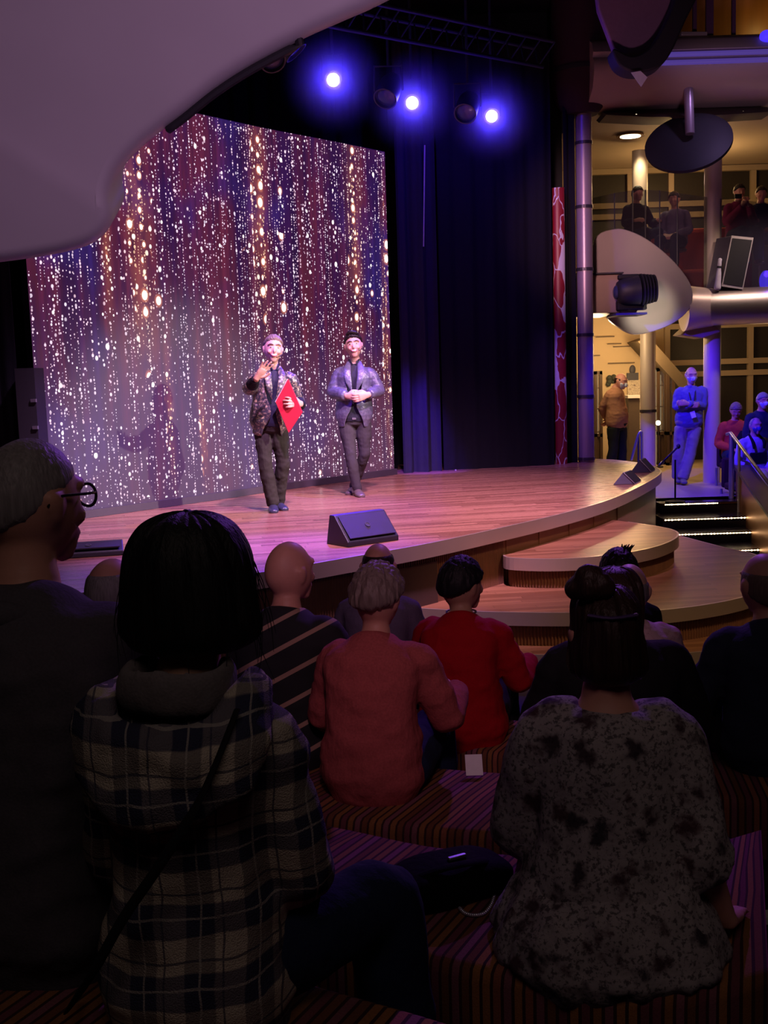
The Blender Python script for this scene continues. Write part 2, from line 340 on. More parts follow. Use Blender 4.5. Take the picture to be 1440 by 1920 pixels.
# ------------------------------------------------------------------ floors and walls
def slab(name, pts, z0, z1, mat, bevel=0): return struct(MB().prism(pts, z0, z1).build(name, mat, smooth=False, bevel=bevel))
slab('floor', [(-9, -3), (9, -3), (9, 24), (-9, 24)], FLOOR-.2, FLOOR, m_carpet)
slab('floor_tier', [(-5, -2.5), (1.75, -2.5), (1.75, 2.02), (-5, 2.02)], FLOOR, .80, m_carpet)
slab('floor_tier', [(-5, 2.02), (1.75, 2.02), (1.75, 3.22), (-5, 3.30)], FLOOR, .60, m_carpet)
slab('floor_tier', [(-5, 3.30), (1.75, 3.22), (1.9, 4.20), (-5, 4.55)], FLOOR, .46, m_carpet)
slab('floor_tier', [(-5, 4.55), (1.9, 4.20), (2.1, 5.3), (-5, 5.7)], FLOOR, .32, m_carpet)
slab('floor_aisle', [(.98, 1.2), (1.75, 1.2), (1.75, 3.18), (1.12, 3.18)], .60, .606, m_tile)
struct(MB().box((1.15, 3.245, .612), (.9, .05, .022)).build('trim_1', M('white nosing', (.75, .72, .68), .5), smooth=False))
LAND = .47
slab('floor_landing', [(3.66, 15.0), (4.86, 14.98), (9, 14.98), (9, 24), (2.2, 24), (2.2, 17.2), (3.3, 16.7)], FLOOR, LAND, m_tile)
slab('wall_back', [(2.6, 21.6), (9, 21.6), (9, 21.75), (2.6, 21.75)], FLOOR, 9.5, m_cream)
slab('wall_right', [(8.85, -3), (9, -3), (9, 24), (8.85, 24)], FLOOR, 9.5, m_dark)
slab('wall_left', [(-9, -3), (-8.85, -3), (-8.85, 24), (-9, 24)], FLOOR, 9.5, m_black)
slab('wall_front', [(-9, -3), (9, -3), (9, -2.85), (-9, -2.85)], FLOOR, 9.5, m_dark)
slab('ceiling', [(-9, -3), (9, -3), (9, 24), (-9, 24)], 9.5, 9.7, m_black)
slab('wall_stage', [(-6, 16.6), (2.72, 16.6), (2.72, 16.75), (-6, 16.75)], FLOOR, 9.5, m_black)

# ------------------------------------------------------------------ the stage
EDGE = smooth_path([(-4.6, 7.2), (-3.2, 7.02), (-1.98, 7.14), (-1.4, 7.35), (-.83, 7.72), (-.33, 8.16), (.33, 8.76), (1.08, 9.62), (1.69, 10.39), (2.28, 11.29), (2.88, 12.5), (3.42, 13.78), (3.62, 14.6), (3.60, 15.4), (3.36, 16.2), (3.0, 16.55)], 10)
stage = empty('stage', (0, 12, FLOOR)); tag(stage, 'large curved wooden stage with a metal edge and ribbed brown front', 'stage')
def child(mb, name, mat, par, **k):
    o = mb.build(name, mat, None, **k); o.parent = par; o.matrix_parent_inverse = par.matrix_basis.inverted(); return o
deck_poly = [tuple(p) for p in offset_path(EDGE, .012)]+[(-4.6, 16.55)]
child(MB().prism(deck_poly, STAGE-.05, STAGE), 'deck', m_deck, stage, smooth=False)
child(wall_strip(resample(EDGE, .06), STAGE-.115, STAGE+.002, .02), 'metal_edge', m_metal, stage, smooth=False)
INS = resample(offset_path(EDGE, .075), .05)
k1 = next(i for i, p in enumerate(INS) if p[0] > 1.02); k2 = next(i for i, p in enumerate(INS) if p[0] > 3.42)
child(ribbed(INS[:k1+1], FLOOR, STAGE-.11, .026, .010), 'ribbed_riser', m_rib, stage, smooth=False)
child(wall_strip(INS[k1:], FLOOR, STAGE-.11, .04), 'plain_riser', m_panel, stage, smooth=False)
pj = [p for p in INS if 1.04 < p[0] < 3.3]
for a, b in ((0, 10), (11, 22), (23, 34), (35, 50), (51, 66)):
    if len(pj) > b: child(wall_strip(offset_path(pj[a:b], -.008), .10, STAGE-.125, .012), 'riser_panel', m_panel, stage, smooth=False)
pd = [p for p in INS if .02 < p[0] < .42]
child(wall_strip(offset_path(pd, -.016), .12, STAGE-.17, .01), 'access_door', M('dark access door', (.055, .032, .022), .6), stage, smooth=False)
def step_unit(name, pts, z0, z1, label, inside):
    P = resample(smooth_path(pts, 12), .045); e = empty(name, (P[len(P)//2][0], P[len(P)//2][1], z0)); tag(e, label, 'step', 'curved steps up to the stage')
    child(MB().prism([tuple(p) for p in offset_path(P, .01)]+inside, z1-.035, z1), 'tread', m_tread, e, smooth=False)
    child(wall_strip(P, z1-.105, z1+.002, .018), 'metal_edge', m_metal, e, smooth=False)
    child(ribbed(offset_path(P, .055), z0, z1-.10, .026, .010), 'ribbed_riser', m_rib, e, smooth=False); return e
bk = lambda x0, x1: [tuple(p) for p in offset_path(EDGE, .10) if x0 < p[0] < x1][::-1]
step_unit('stage_step', [(1.03, 9.72), (1.06, 9.46), (1.47, 9.32), (1.95, 9.45), (2.4, 9.8), (2.74, 10.35), (2.80, 10.85), (2.52, 11.45)], .44, .70, 'topmost half-round wooden step against the stage front', bk(1.05, 2.4))
step_unit('stage_step', [(.20, 8.75), (.64, 8.56), (.96, 8.47), (1.4, 8.39), (2.05, 8.37), (2.71, 8.66), (3.17, 9.15), (3.5, 9.9), (3.60, 10.72), (3.42, 11.3), (3.10, 12.6)], .17, .44, 'wide middle half-round wooden step below the topmost one', bk(.35, 3.0))
step_unit('stage_step', [(-.1, 8.5), (.4, 8.36), (.96, 8.22), (1.5, 8.13), (2.2, 8.10), (2.95, 8.42), (3.46, 8.98), (3.8, 9.8), (3.92, 10.7), (3.75, 11.5), (3.2, 12.9)], FLOOR, .17, 'lowest and widest half-round step, mostly hidden by the audience', bk(0, 3.1))

# LED steps of the aisle
ais = empty('aisle_stairs', (4.2, 14.4, FLOOR)); tag(ais, 'dark aisle stairs with lines of warm lights on each nosing', 'stairs')
for i, (xa, ya, xb, yb, z) in enumerate(((1243, 944, 1345, 941, .47), (1243, 973, 1402, 968, .33), (1262, 1000, 1418, 996, .19), (1300, 1032, 1450, 1028, .05))):
    a, b = PZ(xa, ya, z), PZ(xb, yb, z); x0 = min(a.x, 3.66) ; x1 = 4.86; yy = (a.y+b.y)/2
    st = child(MB().box(((x0+x1)/2, yy+.30, (z+FLOOR)/2), (x1-x0, .60, z-FLOOR)), 'step', M('dark glossy step', (.018, .013, .02), .25), ais, smooth=False)
    ng = child(MB().box(((x0+x1)/2, yy-.004, z-.018), (x1-x0, .014, .020)), 'nosing', m_bronze, ais, smooth=False)
    led = MB(); nl = 26
    for k in range(nl):
        xx = a.x+.03+(b.x-a.x-.03)*k/(nl-1); led.ball((xx, yy-.013, z-.016), random.choice((.007, .008, .010)), 8, 5)
    led.cyl((a.x+.03, yy-.013, z-.016), (b.x, yy-.013, z-.016), .0016, 6); child(led, 'light_strip', m_led, ais)
# sloping parapet with handrail beside the aisle
pr = empty('aisle_parapet', (4.95, 14.0, FLOOR)); tag(pr, 'sloping copper coloured parapet with a steel handrail beside the aisle stairs', 'parapet')
A0, A1 = PY(1380, 872, 15.0), PY(1448, 968, 12.7)
q = [(A0.x, A0.y), (A1.x, A1.y)]; dx = Vector((A1.x-A0.x, A1.y-A0.y, 0)).normalized(); nx = Vector((-dx.y, dx.x, 0))
def para(z0a, z0b, z1a, z1b, t0, t1, mb):
    a0, a1 = Vector((A0.x, A0.y, 0))+nx*t0, Vector((A1.x, A1.y, 0))+nx*t0; b0, b1 = Vector((A0.x, A0.y, 0))+nx*t1, Vector((A1.x, A1.y, 0))+nx*t1
    up = lambda p, z: Vector((p.x, p.y, z))
    return mb.loft([up(a0, z0a), up(a1, z0b), up(a1, z1b), up(a0, z1a)], [up(b0, z0a), up(b1, z0b), up(b1, z1b), up(b0, z1a)])
child(para(FLOOR, FLOOR, A0.z-.05, A1.z-.05, .0, .14, MB()), 'wall_panel', metal_mat('copper panel', (.60, .30, .15), .38, (1, 30, 1)), pr, smooth=False)
child(para(A0.z-.05, A1.z-.05, A0.z, A1.z, -.03, .20, MB()), 'capping', M('dark wood capping', (.05, .03, .03), .35), pr, smooth=False, bevel=.008)
H0, H1 = PY(1370, 812, 15.05), PY(1450, 918, 12.7)
child(MB().tube([H0+Vector((-.02, .1, -.02)), H0, H1], [.022]*3, 12, sub=1), 'handrail', m_steel, pr)
for px, pz0 in ((1372, LAND), (1386, LAND)):
    t = PY(px, 815 if px < 1380 else 830, 15.05 if px < 1380 else 14.7); child(MB().cyl((t.x, t.y, pz0-.3), t, .035 if px < 1380 else .02, 14), 'post', m_steel, pr)

# ------------------------------------------------------------------ LED wall
def screen_mat():
    m, nt, b = new_mat('led picture of falling sparkles'); g = NG(nt); uv = g.sep(g.n('ShaderNodeUVMap').outputs[0]); u, v = uv[0], uv[1]
    b.inputs['Base Color'].default_value = (.021, .019, .022, 1); b.inputs['Roughness'].default_value = .6
    def gauss(x, c, s): d = g.m('DIVIDE', g.m('SUBTRACT', x, c), s); return g.m('POWER', 2.718, g.m('MULTIPLY', g.m('MULTIPLY', d, d), -1.0))
    # background: slow vertical streaks of violet, maroon and blue
    bgn = g.noise(g.comb(g.m('MULTIPLY', u, 2.6), g.m('MULTIPLY', v, .25), 3.0), 1.5, 4, .6).outputs[0]
    bg2 = g.noise(g.comb(g.m('MULTIPLY', u, .9), g.m('MULTIPLY', v, .7), 9.0), 1.0, 2).outputs[0]
    bg = g.mix(g.step(.36, .66, bgn), (.030, .006, .050), (.120, .016, .034)); bg = g.mix(g.step(.50, .70, bg2), bg, (.030, .014, .13))
    st = g.noise(g.comb(g.m('MULTIPLY', u, 16), g.m('MULTIPLY', v, .22), 1.0), 1.0, 2).outputs[0]
    bg = g.mix(g.step(.35, .75, st), g.mix(.5, bg, (.010, .004, .014)), bg)
    bg = g.mix(g.m('MULTIPLY', g.step(2.1, .0, v), .35), bg, (.12, .06, .105))
    cols = None
    for c, s, v0, v1 in SCREEN_COLS:
        gl = g.m('MULTIPLY', gauss(u, c, s), gauss(v, (v0+v1)/2, (v1-v0)/1.6)); cols = gl if cols is None else g.m('MAXIMUM', cols, gl)
    pat = g.step(.30, .70, g.noise(g.comb(g.m('MULTIPLY', u, 5.0), g.m('MULTIPLY', v, 2.2), 2.0), 1.0, 3).outputs[0]); bg = g.mix(g.m('MULTIPLY', g.m('MULTIPLY', cols, pat), .55), bg, (.36, .085, .06))
    def layer(wu, wv, r0, r1, dens, seed, jit=.5, byglow=0.0, halo=False):
        fu = g.m('DIVIDE', u, wu); cu = g.m('FLOOR', fu); rc = g.wn('1D', wv=g.m('ADD', cu, seed)).outputs[0]
        fv = g.m('ADD', g.m('DIVIDE', v, wv), g.m('MULTIPLY', rc, 17.3)); cv = g.m('FLOOR', fv)
        wnn = g.sep(g.wn('3D', v=g.comb(cu, cv, seed)).outputs[1]); 
        cx = g.m('ADD', g.m('MULTIPLY', g.m('SUBTRACT', wnn[0], .5), jit), .5); cy = g.m('ADD', g.m('MULTIPLY', g.m('SUBTRACT', wnn[1], .5), jit), .5)
        dx = g.m('MULTIPLY', g.m('SUBTRACT', g.m('FRACT', fu), cx), wu); dy = g.m('MULTIPLY', g.m('SUBTRACT', g.m('FRACT', fv), cy), wv*.72)
        d = g.m('SQRT', g.m('ADD', g.m('MULTIPLY', dx, dx), g.m('MULTIPLY', dy, dy)))
        rad = g.m('ADD', g.m('MULTIPLY', g.m('POWER', wnn[2], 2.0), r1-r0), r0)
        # strings brighten and fade along the column
        wave = g.noise(g.comb(g.m('MULTIPLY', cu, 7.31), g.m('MULTIPLY', v, .9), seed), 1.0, 2).outputs[0]
        thr = g.m('ADD', g.m('MULTIPLY', g.m('SUBTRACT', wave, .5), 2.0), g.m('ADD', dens, g.m('MULTIPLY', g.m('SUBTRACT', rc, .5), .75)))
        if byglow: thr = g.m('ADD', thr, g.m('MULTIPLY', cols, byglow))
        on = g.m('LESS_THAN', g.wn('3D', v=g.comb(cv, cu, seed+5)).outputs[0], thr)
        if halo: return g.m('MULTIPLY', g.step(1.0, .75, g.m('DIVIDE', d, rad)), on), g.m('MULTIPLY', g.m('MULTIPLY', g.step(1.75, .8, g.m('DIVIDE', d, rad)), on), .55)
        return g.m('MULTIPLY', g.m('MULTIPLY', g.step(1.0, .55, g.m('DIVIDE', d, rad)), on), g.m('ADD', g.m('MULTIPLY', wnn[1], .6), .4))
    s1 = layer(.040, .030, .004, .013, .36, 3.0, .22); s2 = layer(.058, .046, .006, .018, .22, 11.0, .34, .3); s3 = layer(.11, .10, .010, .028, .06, 23.0, .6, .42); s4, hal = layer(.16, .17, .016, .043, -.30, 41.0, .22, 1.6, True)
    bg = g.mix(hal, bg, (.80, .25, .14)); small = g.m('MAXIMUM', s1, s2); big = g.m('MAXIMUM', s3, s4)
    hue = g.noise(g.comb(g.m('MULTIPLY', u, 3.0), g.m('MULTIPLY', v, 3.0), 5.0), 2.0, 2).outputs[0]
    spark = g.mix(g.step(.35, .65, hue), (1.0, .66, .82), (.95, .80, 1.0)); spark = g.mix(g.m('MINIMUM', g.m('MULTIPLY', cols, 1.3), 1.0), spark, (1.0, .60, .38))
    out = g.mix(g.m('MINIMUM', g.m('MULTIPLY', small, 1.15), 1.0), bg, spark); out = g.mix(g.m('MINIMUM', g.m('MULTIPLY', big, 1.5), 1.0), out, g.mix(cols, (1.0, .84, .86), (1.0, .80, .58)))
    g.put(b.inputs['Emission Color'], out); g.put(b.inputs['Emission Strength'], g.m('ADD', g.m('MULTIPLY', big, .9), 1.25)); return m
SCREEN_COLS = ((1.32, .16, 1.7, 3.7), (1.60, .05, .4, 1.5), (3.10, .13, 1.9, 4.3), (4.72, .13, 1.9, 4.2), (2.05, .05, .3, 1.3), (.9, .05, 2.2, 3.4), (5.28, .05, .4, 3.0))
SP = resample(smooth_path([(-3.32, 10.86), (-2.9, 11.30), (-1.96, 12.42), (-1.22, 13.36), (-.5, 14.17), (.155, 14.96)], 8), .12)
SZ0, SZ1 = 1.03, 5.14
scr = empty('led_wall', (-1.6, 12.8, STAGE)); tag(scr, 'tall LED video wall showing falling pink and gold sparkles', 'video wall')
me = bpy.data.meshes.new('display'); n = len(SP); ul = [0]
for a, b in zip(SP, SP[1:]): ul.append(ul[-1]+np.linalg.norm(b-a))
me.from_pydata([(*p, SZ0) for p in SP]+[(*p, SZ1) for p in SP], [], [(i, i+1, n+i+1, n+i) for i in range(n-1)])
uvl = me.uv_layers.new(name='UVMap')
for po in me.polygons:
    for li in po.loop_indices:
        vi = me.loops[li].vertex_index; uvl.data[li].uv = (ul[vi % n], (me.vertices[vi].co.z-SZ0))
o = link('display', me, screen_mat(), None, False); o.parent = scr; o.matrix_parent_inverse = scr.matrix_basis.inverted()
child(wall_strip(offset_path(SP, .006), STAGE, SZ1+.01, .12), 'cabinet', m_black, scr, smooth=False)
child(wall_strip(offset_path(SP, -.05), STAGE+.002, SZ0, .06), 'base_rail', M('dark grey base rail', (.05, .042, .045), .6), scr, smooth=False)
# black drapes round the stage
def drape(name, path, z0, z1, label, amp=.035, pitch=.22, mat=m_blackcloth):
    Q = resample(path, .02); O = []
    for i, p in enumerate(Q):
        t = Q[min(i+1, len(Q)-1)]-Q[max(i-1, 0)]; t = t/(np.linalg.norm(t)+1e-9); s = i*.02/pitch*2*pi; O.append(p+np.array((t[1], -t[0]))*amp*(sin(s)+.35*sin(2.3*s+1)))
    return tag(wall_strip(O, z0, z1, .012).build(name, mat, loc=(*path[0], z0)), label, 'curtain')
drape('stage_drape', [(.28, 15.12), (.50, 15.20), (.80, 15.28)], STAGE, 6.6, 'narrow black pleated stage drape beside the video wall, blue light in its colour', .05, .26, fabric('blue-lit black cloth', (.030, .030, .045), .9))  # black cloth with the blue light put into a raised base colour
drape('stage_drape', [(.84, 15.34), (1.6, 15.5), (2.42, 15.68)], STAGE, 6.6, 'wide black stage drape between the narrow drape and the patterned panel', .018, .34)
drape('stage_drape', [(2.62, 15.92), (2.78, 15.98)], STAGE, 6.2, 'black drape leg between the patterned panel and the ringed pillar', .02, .12)
drape('stage_drape', [(-5.6, 10.2), (-4.4, 10.5), (-3.45, 10.75)], STAGE, 6.6, 'black drape covering the wing on the far side of the video wall', .04, .3)
drape('stage_drape', [(-5.4, 14.6), (-2.0, 15.4), (.2, 15.9)], STAGE, 7.2, 'black back drape behind and above the video wall', .04, .3)
tag(MB().box((.66, 15.17, 4.6), (.016, .02, 1.3), rot=Matrix.Rotation(R_(2.2), 3, 'Y')).build('drape_batten', M('pale batten', (.5, .45, .4), .6)), 'thin pale batten showing at the top of the narrow drape', 'batten')
tag(MB().cyl((1.0, 15.3, STAGE), (1.0, 15.3, STAGE+.01), .01).build('floor_tape', m_white), 'small white tape mark on the stage by the wide drape', 'tape')
# red and white broken pattern panel
def crackle():
    m, nt, b = new_mat('red and white broken pattern'); g = NG(nt); c = g.map(g.coord(), sca=(1, 1, .42)); nz = g.noise(c, 9, 2)
    vo = g.n('ShaderNodeTexVoronoi', feature='DISTANCE_TO_EDGE'); vo.inputs['Scale'].default_value = 5.5
    ad = g.n('ShaderNodeVectorMath', operation='ADD'); s_ = g.n('ShaderNodeVectorMath', operation='SCALE'); g.put(s_.inputs[0], nz.outputs[1]); s_.inputs['Scale'].default_value = .10; g.put(ad.inputs[0], c); g.put(ad.inputs[1], s_.outputs[0]); g.put(vo.inputs['Vector'], ad.outputs[0])
    vc = g.n('ShaderNodeTexVoronoi'); vc.inputs['Scale'].default_value = 5.5; g.put(vc.inputs['Vector'], ad.outputs[0])
    wh = g.m('MAXIMUM', g.m('LESS_THAN', vo.outputs[0], .022), g.m('GREATER_THAN', g.sep(vc.outputs[1])[0], .76))
    g.put(b.inputs['Base Color'], g.mix(wh, (.30, .018, .030), (.75, .72, .75))); b.inputs['Roughness'].default_value = .4; return m
tag(MB().tube([(2.53, 15.80, STAGE), (2.53, 15.80, 4.75)], [(.085, .05)]*2, 18, sub=1, cap=0).build('patterned_panel', crackle(), loc=(2.53, 15.80, STAGE)), 'narrow upright panel with a red and white broken pattern at the stage side', 'panel')

# ringed pillar
def ringed(name, x, y, z0, z1, r, mat, label, rings, cat='pillar'):
    e = empty(name, (x, y, z0)); tag(e, label, cat)
    MB().cyl((0, 0, 0), (0, 0, z1-z0), r, 28).build('shaft', mat, e)
    for z in rings: MB().lathe([(r+.002, z-z0-.022), (r+.010, z-z0-.022), (r+.010, z-z0+.022), (r+.002, z-z0+.022)], n=28).build('ring', M('dark ring', (.10, .09, .11), .3, .6), e, smooth=False)
    return e
m_pil = M('pillar lacquer', (.42, .34, .38), .35, .35, var=.05, scale=6, stretch=(1, 1, .2))
ringed('ringed_pillar', 2.925, 16.02, STAGE, 6.2, .112, m_pil, 'round pinkish pillar with dark rings at the end of the stage', [PY(1098, y, 16.0).z for y in (268, 388, 505, 628, 743, 860)])
e = empty('pillar_drum', (2.90, 16.05, 5.8)); tag(e, 'dark round drum wrapped over the top of the ringed pillar', 'drum')
MB().lathe([(.02, -.05), (.22, -.04), (.34, .10), (.40, .35), (.40, 3.4), (.02, 3.4)], n=32).build('casing', M('dark maroon cloth', (.035, .012, .018), .8), e)
MB().lathe([(.405, .5), (.415, .5), (.415, .56), (.405, .56)], n=32).build('seam_band', m_black, e)
# lobby columns
m_colw = M('warm column paint', (.60, .50, .38), .5, .15, var=.06, scale=5, stretch=(1, 1, .2))
ringed('round_column', 4.40, 18.5, LAND, 3.15, .125, m_colw, 'round cream column behind the stage end, standing beside the man in the tan sweater', [1.55])
ringed('round_column', 5.07, 17.2, LAND, 6.0, .128, m_colw, 'tall round column that the man in the pullover leans on, lit blue', [])
ringed('round_column', 4.37, 18.9, 3.37, 5.78, .125, m_colw, 'short bright column under the ceiling downlight on the upper deck', [])

# ------------------------------------------------------------------ lobby decks
def px_poly(pts, Y, sub=0, closed=True):
    P = [PY(x, y, Y) for x, y in pts]; return [Vector(p) for p in smooth_path(P, sub, closed)] if sub else P
def panel(name, pts, Y, thick, mat, label, cat, sub=0, bevel=.0, tilt=0.0, segs=2, parent=None):
    A = px_poly(pts, Y, sub); c = sum(A, Vector())/len(A)
    if tilt: A = [Vector((p.x, p.y+(p.z-c.z)*tilt, p.z)) for p in A]
    mb = MB().loft(A, [p+Vector((0, thick, 0)) for p in A])
    if parent is not None: return child(mb, name, mat, parent, bevel=bevel, segs=segs)
    return tag(mb.build(name, mat, bevel=bevel, segs=segs, loc=(c.x, c.y, min(p.z for p in A))), label, cat)
# mid deck floor and fascia
e = empty('middle_deck', (5.2, 18.5, 3.3)); tag(e, 'middle balcony deck with a beige fascia and a rounded silver nosing', 'balcony')
child(MB().prism([(3.0, 18.0), (4.6, 18.0), (4.75, 16.95), (8.9, 16.7), (8.9, 21.5), (3.0, 21.5)], 3.22, 3.36), 'deck', m_beige, e, smooth=False)
child(MB().box((3.85, 17.96, 3.52), (1.75, .10, .50)), 'fascia', m_beige, e, smooth=False, bevel=.01)
a, b_ = PY(1104, 588, 16.4), PY(1164, 514, 16.4); child(MB().box(((a.x+b_.x)/2, 17.15, (a.z+b_.z)/2), (b_.x-a.x, 1.55, b_.z-a.z)), 'ledge', m_beige, e, smooth=False, bevel=.01); child(MB().box(((a.x+b_.x)/2, 17.1, b_.z+.012), (b_.x-a.x+.04, 1.6, .02)), 'ledge_top', m_dark, e, smooth=False)
a, b_ = PY(1140, 590, 15.9), PY(1225, 577, 15.9); child(MB().box(((a.x+b_.x)/2, 16.15, a.z), (b_.x-a.x-.2, .62, .03)), 'shelf', m_dark, e, smooth=False)
child(MB().tube([(4.60, 16.92, 3.12), (5.1, 16.88, 3.12), (6.5, 16.8, 3.13), (8.9, 16.7, 3.14)], [(.27, .27)]*4, 36, sub=1, cap=0), 'nosing', metal_mat('satin nosing', (.66, .58, .52), .42), e)
child(MB().lathe([(.24, 0), (.34, .0), (.31, .18), (.28, .42), (.24, .42)], (4.56, 16.92, 3.12), 36, Matrix.Rotation(R_(90), 3, 'Y')), 'collar', M('polished collar', (.70, .56, .46), .38, .3, var=.05), e)
child(MB().loft(px_poly([(1276, 628), (1300, 606), (1338, 606), (1352, 622), (1318, 634)], 16.95), [p+Vector((0, .5, 0)) for p in px_poly([(1276, 628), (1300, 606), (1338, 606), (1352, 622), (1318, 634)], 16.95)]), 'bracket', m_beige, e, smooth=False, bevel=.02)
panel('leaf_panel', [(1114, 452), (1150, 431), (1185, 437), (1222, 457), (1262, 490), (1292, 528), (1300, 560), (1287, 588), (1250, 613), (1195, 627), (1160, 612), (1140, 594), (1150, 580), (1120, 540)], 16.55, .10, M('satin leaf panel', (.50, .44, .36), .42, .3, var=.05, scale=4), 'large leaf-shaped pale metal panel at the end of the rounded balcony nosing', 'panel', 5, .025, -.12)
# moving head lamp in front of the leaf panel
e = empty('moving_head_lamp', (3.55, 16.2, 3.2)); tag(e, 'black moving head stage lamp lying in front of the leaf panel', 'stage lamp')
c = PY(1158, 548, 16.2); d = PY(1232, 540, 16.2); ax = (d-c).normalized()
child(MB().tube([c, c+ax*.10, c+ax*.30], [.14, .19, .21], 22, sub=2, cap=.15), 'head', m_dark, e); child(MB().ball(c-ax*.02, (.05, .10, .10), 16, 10), 'lens', M('blue black lens', (.05, .06, .14), .08), e)
for k in range(5): child(MB().cyl(c+ax*(.33+k*.045), c+ax*(.355+k*.045), .225-.008*k, 24), 'cooling_fin', m_black, e)
child(MB().box(c+ax*.2+Vector((.02, .12, -.20)), (.42, .16, .14)), 'base', m_black, e, bevel=.02, smooth=False); child(MB().box(c+ax*.16+Vector((0, .02, .20)), (.30, .12, .07)), 'yoke', m_black, e, bevel=.02, smooth=False)
tag(MB().box(PY(1158, 580, 16.6), (.14, .10, .05)).build('junction_box', m_white, bevel=.006), 'small white box on the ledge under the moving head lamp', 'box')
# upper ceiling, deck front with violet light lines
e = empty('upper_deck', (5.5, 17.0, 5.7)); tag(e, 'upper balcony deck with a curved front and two violet light lines', 'balcony')
prof = [(21.5, 5.93), (17.2, 5.90), (16.2, 5.84), (15.75, 5.86), (15.45, 5.98), (15.34, 6.16), (15.36, 6.30), (15.44, 6.36), (15.40, 6.42), (15.50, 6.56), (15.75, 6.68), (16.2, 6.74), (21.5, 6.76)]
A = [Vector((2.95, y, z)) for y, z in prof]; B = [Vector((8.85, y+.1, z+.02)) for y, z in prof]
child(MB().loft(A, B), 'deck', M('deck underside', (.50, .40, .29), .5, var=.05, scale=4), e, ang=50)
for z, y in ((6.335, 15.33), (6.22, 15.28)): child(MB().tube([(3.6, y, z), (8.8, y+.08, z+.02)], [.032]*2, 10, sub=1), 'light_line', glow('violet line', (.20, .11, .70), .34), e)
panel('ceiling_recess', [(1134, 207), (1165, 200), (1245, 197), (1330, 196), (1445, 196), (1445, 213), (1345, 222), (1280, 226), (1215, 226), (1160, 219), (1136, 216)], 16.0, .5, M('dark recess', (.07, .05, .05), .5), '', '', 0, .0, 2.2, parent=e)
for px, py in ((1193, 217), (1393, 211)): child(MB().ball(PY(px, py, 15.97), .022, 10, 6), 'downlight', glow('small downlight', (1, .85, .6), 5), e)
rp = PY(1182, 288, 18.2); rp.z = 5.885
child(MB().lathe([(.06, .0), (.20, -.012), (.22, -.012), (.22, .012), (.06, .012)], rp, 28), 'downlight_rim', m_bronze, e); child(MB().lathe([(.0, -.002), (.16, -.016), (.16, .0), (.0, .0)], rp, 24), 'downlight_lens', glow('warm lamp', (1, .82, .5), 6), e)
# oval reflector on a stalk
oc = PY(1291, 268, 15.5); v = (Vector(CAM)-oc).normalized(); nrm = (Matrix.Rotation(R_(-56), 3, Vector((1, .12, 0))) @ v).normalized()
rot = Vector((0, 0, 1)).rotation_difference(nrm).to_matrix()
e = empty('oval_reflector', oc); tag(e, 'large dark oval reflector disc hung on a short stalk from the ceiling', 'reflector')
child(MB().lathe([(.0, .02), (.45, .012), (.545, .0), (.45, -.03), (.0, -.05)], oc, 48, rot), 'disc', M('violet grey disc', (.42, .33, .46), .5, .1), e)
child(MB().lathe([(.535, .022), (.575, .022), (.575, -.022), (.535, -.022)], oc, 48, rot), 'rim', m_dark, e, smooth=False)
child(MB().cyl(oc+nrm*.02+Vector((.02, 0, .10)), oc+Vector((.02, .10, .85)), .062, 20), 'stalk', m_pil, e)
# windows of the upper deck
m_frame = M('window frame', (.36, .28, .18), .5, var=.05); m_night = M('night window pane', (.030, .026, .024), .35, var=.2, spec=.25)
def window(name, x0, x1, z0, z1, y, nv, rows):
    e = empty(name, ((x0+x1)/2, y, z0)); struct(e)
    child(MB().box(((x0+x1)/2, y, (z0+z1)/2), (x1-x0, .03, z1-z0)), 'pane', m_night, e, smooth=False)
    f = MB()
    for i in range(nv+1): f.box((x0+(x1-x0)*i/nv, y-.05, (z0+z1)/2), (.10, .10, z1-z0))
    for z in rows: f.box(((x0+x1)/2, y-.06, z), (x1-x0+.1, .12, .10))
    child(f, 'frame', m_frame, e, smooth=False); return e
window('window_1', 4.0, 8.6, 5.0, 5.90, 21.5, 6, (5.06, 5.26, 5.88)); window('window_2', 5.45, 8.6, LAND, 3.15, 21.45, 2, (2.10, 2.32, 3.0))
struct(MB().box((6.3, 21.53, 4.2), (4.9, .04, 1.6)).build('wall_upper', m_dark, smooth=False))
# cream wall lines on the lower lobby wall
for x0, x1, py in ((1117, 1152, 632), (1139, 1165, 645), (1150, 1190, 650), (1112, 1125, 667), (1140, 1190, 681)):
    a, b = PY(x0, py, 21.55), PY(x1, py-1, 21.55); struct(MB().box((a+b)/2, (b.x-a.x, .02, .022)).build('trim_2', M('dark groove', (.12, .08, .05), .6), smooth=False))
# staircase underside in the lobby
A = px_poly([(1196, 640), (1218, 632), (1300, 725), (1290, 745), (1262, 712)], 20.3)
tag(MB().loft(A, [p+Vector((0, .9, 0)) for p in A]).build('lobby_staircase', M('brown soffit', (.085, .06, .035), .7), smooth=False, loc=A[0]), 'sloping tan underside of a lobby staircase behind the cream column', 'staircase')
